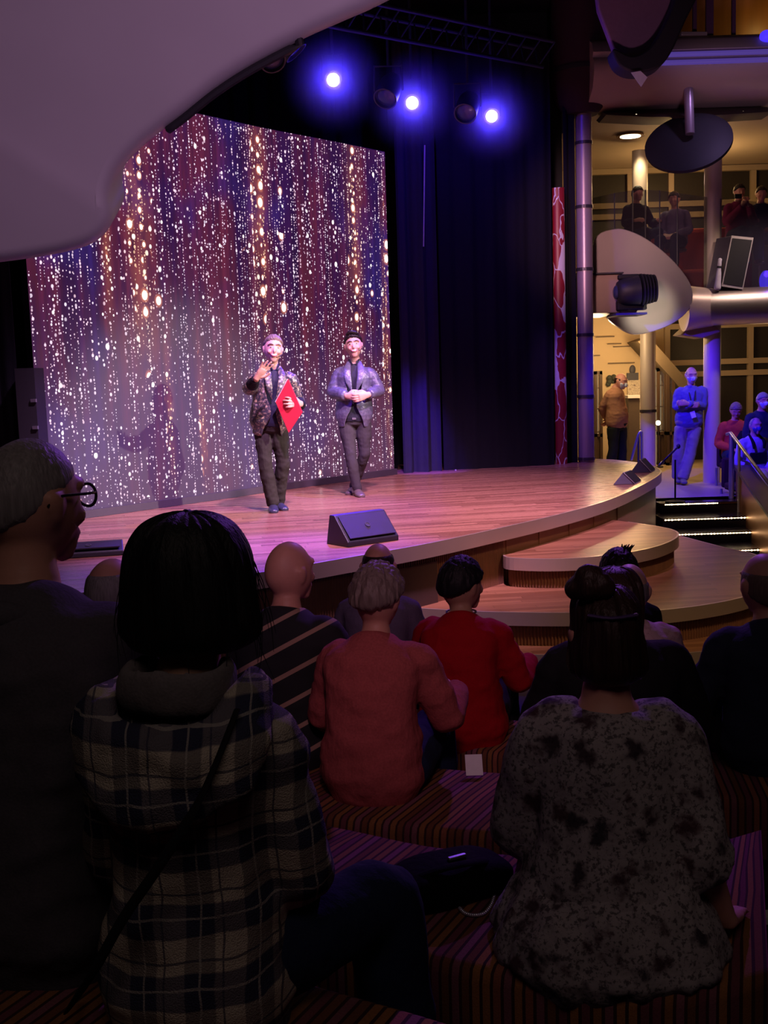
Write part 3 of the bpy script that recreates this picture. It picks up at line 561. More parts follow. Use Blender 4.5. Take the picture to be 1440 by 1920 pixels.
# glazed display cabinets
def cabinet(pts, Y, label, lit):
    x0, y0, x1, y1 = pts; a, b = PY(x0, y0, Y), PY(x1, y1, Y); wd, h = b.x-a.x, a.z-LAND
    e = empty('display_cabinet', ((a.x+b.x)/2, Y, LAND)); tag(e, label, 'cabinet', 'lobby display cabinets')
    f = MB()
    for x in (-wd/2, wd/2): f.box((x, 0, h/2), (.05, .08, h))
    for z in (.02, b.z-LAND, h-.03): f.box((0, 0, z), (wd+.05, .08, .06))
    f.build('frame', M('dark cabinet wood', (.06, .035, .022), .4), e, smooth=False)
    MB().box((0, .30, h/2), (wd, .03, h)).build('back_panel', glow('lit cabinet back', (.80, .62, .36), lit), e, smooth=False)
    MB().box((0, .02, (b.z-LAND)/2), (wd, .05, b.z-LAND)).build('plinth', M('dark cabinet wood', (.06, .035, .022), .4), e, smooth=False)
    for z in (.35, .6, .82):
        if h*z > b.z-LAND: MB().box((0, .16, h*z), (wd*.92, .22, .015)).build('shelf', m_bronze, e, smooth=False)
    MB().box((0, -.03, (h+b.z-LAND)/2), (wd, .008, h-b.z+LAND-.08)).build('glass_door', m_glass, e, smooth=False)
cabinet((1116, 696, 1127, 816), 20.9, 'tall narrow lit display cabinet right beside the ringed pillar', .55)
cabinet((1234, 690, 1247, 812), 20.6, 'lit display cabinet with glass door on the far side of the cream column', .40)
cabinet((1252, 686, 1262, 812), 20.4, 'dark framed display cabinet closest to the man in the blue lit pullover', .28)
# picture wall and lectern next to the tan sweater man
e = empty('notice_stand', PY(1186, 850, 20.4)); e.location.z = LAND; tag(e, 'dark wooden stand in front of the lit white board', 'stand')
MB().box((0, 0, .62), (.20, .3, 1.24)).build('body', M('grey brown stand', (.10, .07, .05), .5), e, smooth=False); MB().box((0, -.02, 1.27), (.24, .34, .05)).build('top', m_white, e, smooth=False)
a, b = PY(1176, 712, 21.57), PY(1201, 812, 21.57)
tag(MB().box((a+b)/2, (b.x-a.x, .05, a.z-b.z)).build('poster_board', blotch_mat('white board with pictures', (.70, .62, .50), ((.10, .08, .09), (.35, .08, .07), (.3, .25, .2)), 9, .2), smooth=False), 'pale board covered with small pictures behind the dark stand', 'board')
a = PY(1186, 706, 21.56); tag(MB().box(a, (.22, .04, .14)).add(*((lambda m: (m.v, m.f))(MB().ball(a+Vector((0, 0, .13)), (.06, .03, .09), 12, 8)))).build('wall_figure', M('dark blue grey figure', (.07, .07, .10), .6)), 'small dark portrait figure standing on top of the picture board', 'ornament')
a = PY(1149, 713, 21.56); mb = MB()
for k in range(9): mb.ball(a+Vector((random.uniform(-.09, .09), random.uniform(-.04, .04), random.uniform(-.10, .10))), (.05, .03, .05), 8, 6)
tag(mb.build('wall_wreath', M('dark green wreath', (.05, .06, .05), .8)), 'small dark wreath on the cream wall beside the tan sweater man', 'wreath')
a = PY(1234, 793, 20.0); e = empty('small_lamp', (a.x, a.y, LAND)); tag(e, 'small bright warm lamp low beside the cream column', 'lamp'); child(MB().ball(a, .045, 14, 10), 'bulb', glow('warm bulb', (1, .8, .5), 5), e); child(MB().cyl((a.x, a.y, LAND), a, .012, 8), 'stem', m_dark, e); child(MB().cyl((a.x, a.y, LAND), (a.x, a.y, LAND+.02), .09, 18), 'base', m_dark, e)
# stair rail in front of the cream column
e = empty('stair_rail', (4.2, 17.6, LAND)); tag(e, 'dark metal stair rail standing in front of the cream column', 'railing')
a, b, c_, d_ = PY(1184, 862, 17.6), PY(1197, 815, 17.6), PY(1203, 810, 17.6), PY(1205, 868, 17.6)
child(MB().tube([a, b, c_], [.022]*3, 10, sub=3), 'handrail', m_steel, e); child(MB().cyl(c_, (c_.x, c_.y, LAND), .022, 12), 'post', m_steel, e); child(MB().cyl(b, (b.x, b.y, LAND), .016, 12), 'post', m_dark, e)
# glass balustrade of the middle deck
e = empty('glass_balustrade', (4.4, 17.6, 3.36)); tag(e, 'glass balustrade along the middle deck, tinted dark to shade the people behind', 'balustrade')
gx = [(1108, 372, 18.0), (1152, 362, 17.9), (1186, 357, 17.7), (1210, 356, 17.5), (1237, 357, 17.35), (1270, 362, 17.2), (1345, 372, 17.1), (1442, 380, 17.0)]
for (xa, ya, Ya), (xb, yb, Yb) in zip(gx, gx[1:]):
    p, q_ = PY(xa, ya, Ya), PY(xb, yb, Yb); V = [Vector((p.x, p.y, 3.38)), Vector((q_.x, q_.y, 3.38)), q_, p]; dd = Vector((0, .012, 0))
    child(MB().loft(V, [x+dd for x in V]), 'glass_panel', m_glass, e, smooth=False)
for xa, ya, Ya in gx[1:-1]:
    p = PY(xa, ya, Ya); child(MB().cyl((p.x, p.y, 3.36), p, .010, 8), 'post', m_dark, e)
# speaker box and folded parasol on the nosing
a = PY(1386, 540, 16.75); e = empty('speaker_cabinet', (a.x, a.y, 3.385)); tag(e, 'tilted grey speaker cabinet with a black grille on the balcony nosing', 'speaker')
F4 = px_poly([(1371, 442), (1412, 446), (1392, 543), (1352, 537)], 16.72); G4 = [p+Vector((-.13, .30, .0)) for p in F4]
child(MB().loft(F4, G4), 'cabinet', M('grey speaker paint', (.16, .14, .16), .5), e, smooth=False, bevel=.01)
cc = sum(F4, Vector())/4; child(MB().loft([p+(cc-p)*.0+Vector((0, -.025, 0)) for p in F4], [p+Vector((0, -.003, 0)) for p in F4]), 'frame', M('pale frame', (.50, .46, .44), .4), e, smooth=False)
child(MB().loft([p+(cc-p)*.10+Vector((0, -.032, 0)) for p in F4], [p+(cc-p)*.10+Vector((0, -.012, 0)) for p in F4]), 'grille', m_black, e, smooth=False)
a = PY(1345, 541, 16.7); b = PY(1350, 486, 16.7); e = empty('folded_umbrella', a); tag(e, 'white folded umbrella standing beside the speaker cabinet', 'umbrella')
child(MB().tube([a, a+(b-a)*.4, a+(b-a)*.72], [.052, .04, .026], 14), 'canopy', M('white cloth', (.7, .66, .72), .8), e); child(MB().tube([a+(b-a)*.72, b], [.03, .028], 12, sub=1), 'handle', M('white cloth', (.7, .66, .72), .8), e); child(MB().cyl(a+(b-a)*.70, a+(b-a)*.76, .033), 'band', m_black, e)
e = empty('red_sofa', (5.22, 18.6, 3.36)); tag(e, 'dark red sofa behind the glass on the middle deck', 'sofa'); mr = fabric('red sofa cloth', (.28, .03, .02))
MB().box((0, 0, .22), (1.5, .7, .44)).build('seat', mr, e, bevel=.06); MB().box((0, .32, .65), (1.5, .2, 1.0)).build('backrest', mr, e, bevel=.08); MB().box((-.72, 0, .35), (.18, .7, .7)).build('armrest', mr, e, bevel=.06); MB().box((.72, 0, .35), (.18, .7, .7)).build('armrest', mr, e, bevel=.06)
for x, z, s in ((5.85, 3.62, .10), ): point('blue_balcony_lamp', (x, 16.6, z), BLUE, 2.0, .05)
tag(MB().ball(PY(1436, 527, 17.2), (.10, .07, .16), 18, 12).build('blue_lamp', glow('blue lamp', (.06, .03, 1.0), 1.2)), 'blue glowing lamp on the deck beside the speaker cabinet', 'lamp')
# top deck: amber glass wall, chair legs, blue lamp
tag(MB().box((6.3, 17.6, 7.6), (5.2, .06, 1.7)).build('amber_lit_wall', M('amber glass wall', (.20, .09, .028), .4, var=.6, scale=5, stretch=(1, 1, .1)), smooth=False), 'amber glass wall on the top deck, amber light in its colour', 'screen')  # amber light on the glass is put into the base colour
for px, Y, label in ((1302, 15.9, 'dark upright post on the top deck closest to the hanging curved panel'), (1330, 15.9, 'wide maroon upright post on the top deck'), (1375, 15.9, 'violet lit upright post on the top deck beside the maroon one')):
    a = PY(px, 66, Y); tag(MB().box((a.x, a.y, 7.15), (.05 if px != 1330 else .10, .05, .9)).build('deck_post', M('maroon post %d' % px, (.09, .04, .06), .4)), label, 'post')
a = PY(1300, 70, 15.75); tag(MB().box((a.x, a.y, 6.70), (.36, .08, .05), rz=.1).build('edge_rail', m_metal, bevel=.006), 'short shiny metal rail on the edge of the top deck', 'rail')
tag(MB().ball(PY(1438, 68, 15.5), (.10, .08, .08), 16, 10).build('blue_lamp', glow('blue lamp', (.06, .03, 1.0), 1.2)), 'blue glowing lamp at the edge of the top deck', 'lamp')
point('amber_lamp', (6.0, 17.0, 7.3), (1, .55, .14), 7, .1)
# hanging curved panel with thick dark rim and paper tag
RG = [(1112, -60), (1122, 18), (1150, 92), (1183, 116), (1215, 104), (1240, 70), (1272, 20), (1300, -60)]
RO = [(1150, 90), (1158, 118), (1180, 133), (1210, 134), (1240, 122), (1262, 92), (1285, 40), (1310, -10), (1330, -60), (1285, -60), (1262, 8), (1236, 64), (1212, 94), (1183, 104)]
e = empty('curved_fascia', PY(1200, 120, 12.0)); tag(e, 'dark curved fascia with a thick rim hanging above the lobby', 'fascia')
A = px_poly(RG, 12.25); child(MB().loft(A, [p+Vector((0, .12, 0)) for p in A]), 'face', M('plum face', (.25, .14, .19), .45), e, bevel=.02)
A = [Vector(p) for p in smooth_path(px_poly(RO, 12.0), 4, True)]; child(MB().loft(A, [p+Vector((0, .3, 0)) for p in A]), 'rim', m_black, e, bevel=.02)
A = px_poly([(1183, 136), (1201, 133), (1214, 145), (1202, 163)], 11.9); child(MB().loft(A, [p+Vector((0, .004, 0)) for p in A]), 'paper_tag', M('paper', (.7, .66, .7), .8), e, smooth=False)
# overhead sculpted white panel
WP = [(-420, 540), (-200, 512), (0, 488), (70, 478), (130, 466), (172, 450), (198, 425), (207, 398), (203, 372), (206, 345), (222, 312), (252, 278), (292, 244), (340, 208), (400, 160), (470, 115), (560, 68), (640, 32), (712, 0), (820, -60), (960, -150), (960, -420), (-420, -420)]
A = [Vector(p) for p in smooth_path(px_poly(WP, 5.0), 5, True)]
A = [Vector((p.x, p.y-.35*(p.z-2.9), p.z+.0)) for p in A]
A = [Vector(CAM)+(Vector((p.x, 5.0, p.z))-Vector(CAM))*(p.y/5.0) for p in A]
e = empty('sculpted_soffit', (-1.2, 5.2, 2.9)); tag(e, 'big smooth white sculpted balcony underside with an S-shaped edge over the audience', 'balcony')
cw = sum(A, Vector())/len(A)
Bk = [p+Vector((0, .45, .22)) for p in A]
def inset(P, d):
    out = []
    for i, p in enumerate(P):
        t = (P[(i+1) % len(P)]-P[i-1]); t.normalize(); nn = Vector((t.z, 0, -t.x)); out.append(p+nn*d)
    return out
sg = -1 if sum(A[i-1].x*A[i].z-A[i].x*A[i-1].z for i in range(len(A))) > 0 else 1
L0 = [inset(A, sg*d) for d in (.048, .040, .028, .015, .005, .0)]; dep = (-.042, -.038, -.030, -.012, .02, .06)
mb = MB(); n = len(A); V = []
for ring, dy in zip(L0, dep): V += [p+Vector((0, dy, 0)) for p in ring]
V += [p+Vector((0, .30, .12)) for p in A]; m_ = 7
Fc = [(i*n+k, i*n+(k+1) % n, (i+1)*n+(k+1) % n, (i+1)*n+k) for i in range(m_-1) for k in range(n)]
mb.add(V, Fc+[tuple(range(n))[::-1], tuple((m_-1)*n+k for k in range(n))])
child(mb, 'skin', m_white, e, ang=60)
ed = [A[i]+Vector((0, .06, -.015)) for i in range(len(A)) if 0 < i < len(A) and -1.5 < A[i].x < -.25 and A[i].z > 3.35]
if len(ed) > 3: child(MB().tube(ed, [.018]*len(ed), 8, sub=1), 'edge_trim', m_dark, e)

# ------------------------------------------------------------------ stage equipment
def monitor(a, b, dpt, h, label, rot_flip=1):
    """wedge floor monitor whose front lower edge runs from a to b"""
    a, b = Vector(a), Vector(b); d = (b-a).normalized(); back = Vector((-d.y, d.x, 0))*dpt; L = (b-a).length
    e = empty('floor_monitor', (a.x, a.y, STAGE)); tag(e, label, 'monitor', 'wedge monitors on the stage'); z = Vector((0, 0, 1))
    prof = [Vector((0, 0, 0)), back, back*.82+z*h, back*.60+z*h, back*.0+z*.04]
    child(MB().loft([a+p for p in prof], [b+p for p in prof]), 'cabinet', M('monitor paint', (.013, .013, .016), .5, bump=.2, scale=300), e, smooth=False, bevel=.008)
    f0, f1 = back*.04+z*.06, back*.56+z*(h-.02); nn = d.cross((f1-f0)).normalized(); nn = nn if nn.z > 0 else -nn
    A = [a+d*(L*.05)+f0, b-d*(L*.05)+f0, b-d*(L*.05)+f1, a+d*(L*.05)+f1]
    nn = -((A[1]-A[0]).cross(A[3]-A[0]).normalized()) if ((A[1]-A[0]).cross(A[3]-A[0])).z < 0 else (A[1]-A[0]).cross(A[3]-A[0]).normalized()
    child(MB().loft([p+nn*.004 for p in A], [p+nn*.014 for p in A]), 'grille', M('monitor grille', (.011, .011, .014), .65, bump=.4, scale=500), e, smooth=False)
    c = sum(A, Vector())/4+nn*.016; r = Vector((0, 0, 1)).rotation_difference(nn).to_matrix()
    child(MB().lathe([(.017, 0), (.024, 0), (.024, .004), (.017, .004), (.017, .001)], c, 24, r), 'badge', M('grey badge', (.05, .05, .06), .4), e, smooth=False); return e
S_ = STAGE
monitor(PZ(653, 1027, S_), PZ(748, 1013, S_), .30, .24, 'black wedge floor monitor at the stage edge in front of the two performers')
def wedge(L, T, R, Y, dv, label, bodym):
    a, b, c = (PY(*q, Y) for q in (L, T, R)); a.z = c.z = STAGE; e = empty('floor_monitor', ((a.x+c.x)/2, Y, STAGE)); tag(e, label, 'monitor', 'wedge monitors on the stage'); dv = Vector(dv)
    child(MB().loft([a, c, b], [a+dv, c+dv, b+dv]), 'cabinet', bodym, e, smooth=False, bevel=.006)
    n1 = (b-c).cross(dv).normalized(); n1 = n1 if n1.x > 0 else -n1; m0 = lambda t, u: c.lerp(b, t)+dv*u
    child(MB().loft([q+n1*.001 for q in (m0(.08, .06), m0(.92, .06), m0(.92, .94), m0(.08, .94))], [q+n1*.010 for q in (m0(.08, .06), m0(.92, .06), m0(.92, .94), m0(.08, .94))]), 'grille', M('monitor grille', (.011, .011, .014), .65, bump=.4, scale=500), e, smooth=False)
    child(MB().tube([b+Vector((0, -.004, .003)), c+Vector((0, -.004, .008))], [.006]*2, 8, sub=1), 'edge_trim', M('pale monitor edge', (.30, .28, .30), .4), e)
wedge((1149, 910), (1168, 886), (1190, 910), 12.75, (.16, .34, 0), 'grey wedge floor monitor nearer the stage edge, beside its twin at the stage end', M('grey monitor paint', (.14, .14, .17), .45))
wedge((1181, 887), (1199, 862), (1221, 887), 14.1, (.14, .34, 0), 'blue lit wedge floor monitor at the far stage end, beside the ringed pillar', M('dark monitor paint', (.06, .06, .09), .45))
monitor(PZ(222, 1046, S_)+Vector((-.5, 0, 0)), PZ(232, 1041, S_), .25, .10, 'low dark monitor on the stage half hidden behind the bobbed hair')
# microphone stand
p = PZ(1266, 942, LAND); e = empty('microphone_stand', p); tag(e, 'black microphone stand with a boom on the landing beside the stage end', 'microphone stand')
t = PY(1266, 862, p.y); child(MB().cyl(p, t, .012, 10), 'pole', m_black, e); child(MB().lathe([(.0, 0), (.13, 0), (.13, .02), (.02, .035), (.0, .035)], p, 24), 'base', m_black, e)
b0, b1 = PY(1243, 866, p.y-.05), PY(1272, 837, p.y+.05); child(MB().tube([b0, b1], [.014]*2, 10, sub=1), 'boom', M('boom tube', (.12, .11, .14), .3, .6), e); child(MB().ball(b1, (.028, .028, .034), 12, 8), 'microphone', m_dark, e); child(MB().tube([b0, b0+(b0-b1)*.25], [.022, .018], 10, sub=1), 'counterweight', m_steel, e)
# spotlights over the stage
def fixture(c, toward, label, lit, r=.088):
    c = Vector(c); d = (Vector(toward)-c).normalized(); rot = Vector((0, 0, 1)).rotation_difference(d).to_matrix()
    e = empty('stage_light', c); tag(e, label, 'stage light', 'stage lights under the stage ceiling')
    child(MB().lathe([(.0, -.34), (r*.7, -.33), (r*.95, -.25), (r, -.1), (r, 0), (r*.9, 0), (r*.86, -.04), (.0, -.05)], c, 24, rot), 'housing', m_dark, e)
    child(MB().lathe([(.0, -.012), (r*.55, -.02), (r*.86, -.036), (.0, -.045)], c, 24, rot), 'lens', glow('lit lens', (.42, .40, 1.0), 26) if lit else M('dark lens', (.04, .05, .12), .08), e)
    if lit: child(MB().lathe([(r*.86, -.03), (r*1.0, .008), (r*1.03, .008), (r*1.03, -.03)], c, 24, rot), 'lens_ring', glow('blue ring', (.03, .01, 1.0), 1.6), e)
    child(MB().tube([c-d*.15+Vector((-r-.02, 0, 0)), c-d*.15+Vector((-r-.02, 0, .25)), c-d*.15+Vector((r+.02, 0, .25)), c-d*.15+Vector((r+.02, 0, 0))], [.012]*4, 8, sub=1), 'yoke', m_dark, e)
    child(MB().cyl(c-d*.15+Vector((0, 0, .25)), Vector((c.x-d.x*.15, c.y-d.y*.15, 7.32)), .016, 10), 'drop_pipe', m_dark, e); return e
for (px, py, Y), label in (((625, 150, 12.0), 'glowing blue stage light closest to the white sculpted underside'), ((773, 193, 12.6), 'glowing blue stage light in the middle of the three'), ((922, 218, 13.2), 'glowing blue stage light closest to the ringed pillar')):
    fixture(PY(px, py, Y), (.4, 0, 2.2), label, True)
for (px, py, Y), tw, label in (((512, 116, 11.4), (.5, 8, 1), 'unlit stage light just under the dark edge of the white sculpted underside'), ((556, 100, 11.7), (3, 12, 1), 'unlit stage light hanging beside the first glowing blue one'), ((722, 186, 12.4), (-1.5, 9, 1), 'unlit stage light hanging next to the middle glowing blue one'), ((872, 214, 13.0), (-.5, 9, 1), 'unlit stage light hanging next to the glowing blue one by the pillar')):
    fixture(PY(px, py, Y), tw, label, False, .13)
A, B = PY(470, 60, 11.3), PY(1010, 176, 13.6); A.z = B.z = 5.80; e = empty('lighting_truss', A); tag(e, 'black lighting truss above the stage that carries the lamps', 'truss')
up = Vector((0, 0, .25)); sd = Vector((.1, -.12, 0))
for q in (Vector((0, 0, 0)), up+sd, up-sd): child(MB().cyl(A+q-(B-A)*.3, B+q+(B-A)*.02, .022, 10), 'chord', m_black, e)
mb = MB()
for k in range(18):
    a = A+(B-A)*(k/17.); mb.cyl(a, a+(B-A)/34+up+sd, .009, 6); mb.cyl(a, a+(B-A)/34+up-sd, .009, 6)
child(mb, 'lacing', m_black, e)
slab('ceiling_stage', [(-6, 9.4), (2.4, 9.4), (2.6, 16.6), (-6, 16.6)], 7.3, 7.4, m_black)
hz, nt_, b_ = new_mat('stage haze'); nt_.nodes.remove(b_); vs = nt_.nodes.new('ShaderNodeVolumeScatter'); g_ = NG(nt_); ln_ = g_.n('ShaderNodeVectorMath', operation='LENGTH'); g_.put(ln_.inputs[0], g_.coord()); fo_ = g_.m('SUBTRACT', 1.0, g_.m('DIVIDE', ln_.outputs['Value'], .6)); g_.put(vs.inputs['Density'], g_.m('MULTIPLY', g_.m('POWER', g_.m('MAXIMUM', fo_, 0.0), 2.5), 2.8)); vs.inputs['Anisotropy'].default_value = .2; vs.inputs['Color'].default_value = (.8, .8, 1, 1); nt_.links.new(vs.outputs[0], nt_.nodes['Material Output'].inputs['Volume'])  # mist balls added to imitate the blue bloom round the lit lenses
for (px, py, Y), lb in (((625, 150, 12.0), 'closest to the white underside'), ((773, 193, 12.6), 'in the middle of the three'), ((922, 218, 13.2), 'closest to the ringed pillar')):
    q = PY(px, py, Y); o = MB().ball(q+Vector((0, -.05, 0)), .62, 40, 24).build('lens_bloom', hz, loc=q); o['kind'] = 'stuff'; tag(o, 'added blue lens haze around the lit stage light '+lb, 'bloom')
    point('lens_glow_lamp', q+(Vector(CAM)-q).normalized()*.10, (.05, .012, 1), 21, .03)
# small hooks of the wing equipment
e = empty('wing_rack', PY(66, 800, 10.5)); e.location.z = STAGE; tag(e, 'dark equipment rack in the wing beside the video wall', 'rack')
MB().box((-.05, .1, .75), (.18, .3, 1.5)).build('frame', m_black, e, smooth=False)
for z in (.25, .6, .95, 1.2): MB().box((.02, -.06, z), (.05, .03, .03)).build('bracket', m_steel, e, smooth=False)

# ------------------------------------------------------------------ benches
m_bench = stripe_mat(); m_plinth = M('dark bench plinth', (.03, .018, .016), .7)
def bench(near, far, ztop, zfl, label, name='bench'):
    N = resample(smooth_path(near, 8), .06); Fp = resample(smooth_path(far, 8), .06); n = min(len(N), len(Fp)); N = [N[int(i*(len(N)-1)/(n-1))] for i in range(n)]; Fp = [Fp[int(i*(len(Fp)-1)/(n-1))] for i in range(n)]
    prof = [(0.0, -.20), (0.0, -.035), (.012, -.010), (.04, 0), (.5, .006), (.96, 0), (.988, -.010), (1, -.035), (1, -.20)]
    V = []; UV = []; u = 0
    for i in range(n):
        if i: u += (np.linalg.norm(N[i]-N[i-1])+np.linalg.norm(Fp[i]-Fp[i-1]))/2
        for t, dz in prof: q = N[i]*(1-t)+Fp[i]*t; V.append((q[0], q[1], ztop+dz)); UV.append((u, t*.6+dz))
    m = len(prof); Fc = [(i*m+k, (i+1)*m+k, (i+1)*m+k+1, i*m+k+1) for i in range(n-1) for k in range(m-1)]+[tuple(range(m)), tuple((n-1)*m+k for k in range(m))[::-1]]+[(i*m+m-1, (i+1)*m+m-1, (i+1)*m, i*m) for i in range(n-1)]
    me = bpy.data.meshes.new('cushion'); me.from_pydata(V, [], Fc); ul = me.uv_layers.new(name='UVMap')
    for po in me.polygons:
        for li in po.loop_indices: ul.data[li].uv = UV[me.loops[li].vertex_index]
    c = (N[n//2]+Fp[n//2])/2; e = empty(name, (c[0], c[1], zfl)); tag(e, label, 'bench', 'striped benches of the audience')
    o = link('cushion', me, m_bench, None, True, ang=50); o.parent = e; o.matrix_parent_inverse = e.matrix_basis.inverted()
    # plinth set in under the cushion
    P0 = [N[i]*.86+Fp[i]*.14 for i in range(1, n-1)]; P1 = [N[i]*.14+Fp[i]*.86 for i in range(1, n-1)]
    child(MB().prism([tuple(p) for p in P0]+[tuple(p) for p in P1[::-1]], zfl+.07, ztop-.19), 'plinth', m_plinth, e, smooth=False)
    for i in (2, n//2, n-3):
        for t in (.2, .8): q = N[i]*(1-t)+Fp[i]*t; child(MB().cyl((q[0], q[1], zfl), (q[0], q[1], zfl+.08), .03, 12), 'leg', m_dark, e)
    return e
bench([(-1.9, 1.92), (-1.1, 1.55), (-.6, 1.36), (-.2, 1.22), (.05, 1.12)], [(-1.6, 2.62), (-.80, 2.22), (-.30, 1.98), (.0, 1.82), (.26, 1.66)], 1.22, .80, 'striped bench under the woman in the plaid shirt and the man with glasses')
bench([(-1.5, 2.85), (-.6, 2.66), (-.18, 2.46), (.23, 2.25), (.55, 2.15), (.78, 2.22)], [(-1.15, 3.38), (-.3, 3.14), (.12, 2.92), (.45, 2.84), (.76, 2.86), (1.02, 2.98)], 1.02, .60, 'striped bench under the woman in the flowered blouse and the black bag')
bench([(-1.3, 3.85), (-.6, 3.62), (-.15, 3.46), (.36, 3.31), (.80, 3.36)], [(-.95, 4.34), (-.25, 4.08), (.15, 3.92), (.62, 3.80), (1.02, 3.84)], .88, .46, 'striped bench under the woman in the pink sweater')
bench([(1.04, 3.56), (1.4, 3.44), (1.8, 3.40)], [(1.10, 4.02), (1.45, 3.92), (1.9, 3.9)], .88, .46, 'short striped bench under the man in the navy shirt')
bench([(-1.0, 5.0), (-.1, 4.70), (.26, 4.53), (.60, 4.36), (1.2, 4.30)], [(-.7, 5.42), (.15, 5.08), (.5, 4.90), (.84, 4.80), (1.38, 4.78)], .74, .32, 'striped bench under the woman in the red top')
# black bag, chain and paper
bx = Vector((.13, 2.62, 1.02)); e = empty('black_bag', bx, R_(28)); tag(e, 'soft black bag lying on the striped bench beside the floral blouse', 'bag')
mk = fabric('black bag nylon', (.004, .004, .005), .8, spec=.04)
MB().tube([(-.15, 0, .042), (-.05, 0, .050), (.08, 0, .046), (.14, 0, .038)], [(.075, .036), (.095, .046), (.092, .044), (.075, .034)], 24, lat=(0, 1, 0), power=3.2).build('body', mk, e)
MB().tube([(-.10, -.03, .085), (-.04, -.06, .105), (.04, -.06, .10), (.10, -.03, .08)], [(.014, .004)]*4, 10, sub=5).build('handle', mk, e); MB().box((.02, -.01, .098), (.05, .012, .008)).build('clasp', m_steel, e, bevel=.002)
cp = [PZ(x, y, 1.03) for x, y in ((862, 1703), (872, 1712), (890, 1716), (908, 1712), (920, 1698), (926, 1682), (930, 1668), (938, 1650))]; mb = MB()
for q in smooth_path(cp, 5): mb.ball(q, .0045, 8, 6)
tag(mb.build('bead_chain', M('shiny beads', (.75, .72, .80), .12, .6), loc=cp[3]-Vector((0, 0, .006))), 'string of small shiny beads lying on the bench beside the floral blouse', 'chain')
pp = PZ(890, 1440, .92); tag(MB().box(pp+Vector((0, .03, .0)), (.06, .004, .075), rot=Matrix.Rotation(R_(-35), 3, 'X')).build('paper_card', M('white paper card', (.80, .76, .82), .7), smooth=False), 'small white paper card standing at the edge of the pink sweater woman\'s bench', 'paper')

# ------------------------------------------------------------------ people
def remesh(mb, voxel, smooth=2):
    me = bpy.data.meshes.new('tmp'); me.from_pydata(mb.v, [], mb.f); bm = bmesh.new(); bm.from_mesh(me); bmesh.ops.recalc_face_normals(bm, faces=bm.faces); bm.to_mesh(me); bm.free()
    o = bpy.data.objects.new('tmp', me); COL.objects.link(o)
    r = o.modifiers.new('r', 'REMESH'); r.mode = 'VOXEL'; r.voxel_size = voxel
    if smooth: q = o.modifiers.new('s', 'SMOOTH'); q.factor = .5; q.iterations = smooth
    dg = bpy.context.evaluated_depsgraph_get(); out = bpy.data.meshes.new_from_object(o.evaluated_get(dg)); bpy.data.objects.remove(o); bpy.data.meshes.remove(me); return out
def folds(me, amp, fq=(9, 9, 14), seed=0.0, amp2=0.0):
    n = len(me.vertices); co = np.empty(n*3, np.float32); no = np.empty(n*3, np.float32); me.vertices.foreach_get('co', co); me.vertices.foreach_get('normal', no); co = co.reshape(-1, 3); no = no.reshape(-1, 3)
    d = np.array([noise.noise((p[0]*fq[0]+seed, p[1]*fq[1], p[2]*fq[2]))+.5*noise.noise((p[0]*fq[0]*2.3, p[1]*fq[1]*2.3+seed, p[2]*fq[2]*2.3)) for p in co], np.float32)
    d = np.where(d > 0, d, d*.6)*amp; me.vertices.foreach_set('co', (co+no*d[:, None]).ravel()); me.update()
def head_point(u, s=1.0):
    x, y, z = u; t = max(0.0, -z); k = 1-.30*t*t
    px = x*.077*k; pz = z*.117; py = y*(.094 if y > 0 else .104)
    if y < 0: py *= 1-.42*t*t
    else: py *= 1-.04*t-.05*max(0, z)**2
    px *= 1+.05*max(0, z)*(1-max(0, z))
    return Vector((px, py, pz))*s
def head_shell(fn, mat, n=40, m=28, s=1.0, strands=0.0, seed=0):
    """closed shell following the skull, its thickness given by fn(unit vector)"""
    V = []
    for i in range(m+1):
        th = pi*i/m
        for k in range(n):
            a = 2*pi*k/n; u = (sin(th)*cos(a), sin(th)*sin(a), cos(th)); p = head_point(u, s); t = fn(u)
            if strands and t > 0: t += strands*noise.noise((u[0]*9+seed, u[1]*9, u[2]*2.2))
            q = Vector((u[0]/.077, u[1]/.1, u[2]/.117)).normalized(); V.append(mat @ (p+q*t))
    mb = MB(); mb.add(V, [(i*n+k, (i+1)*n+k, (i+1)*n+(k+1) % n, i*n+(k+1) % n) for i in range(m) for k in range(n)]); return mb
def sst(e0, e1, x): t = min(1, max(0, (x-e0)/(e1-e0))); return t*t*(3-2*t)
TORSO = [(0, .135, .100), (.12, .172, .125), (.30, .160, .118), (.48, .150, .112), (.65, .162, .118), (.77, .178, .117), (.85, .170, .106), (.915, .128, .088), (.96, .090, .072), (1.0, .064, .060)]
def lerp(a, b, t): return a+(b-a)*t
class Body:
    """joints in the person's own space: x to the person's right, y forward, z up"""
    def __init__(s, **k): s.__dict__.update(k)
    def spine(s, f): return s.pel.lerp(s.nck, f)+s.bow*(4*f*(1-f))
    def lat(s, f): return (s.hlat.lerp(s.slat, sst(.1, .8, f))).normalized()
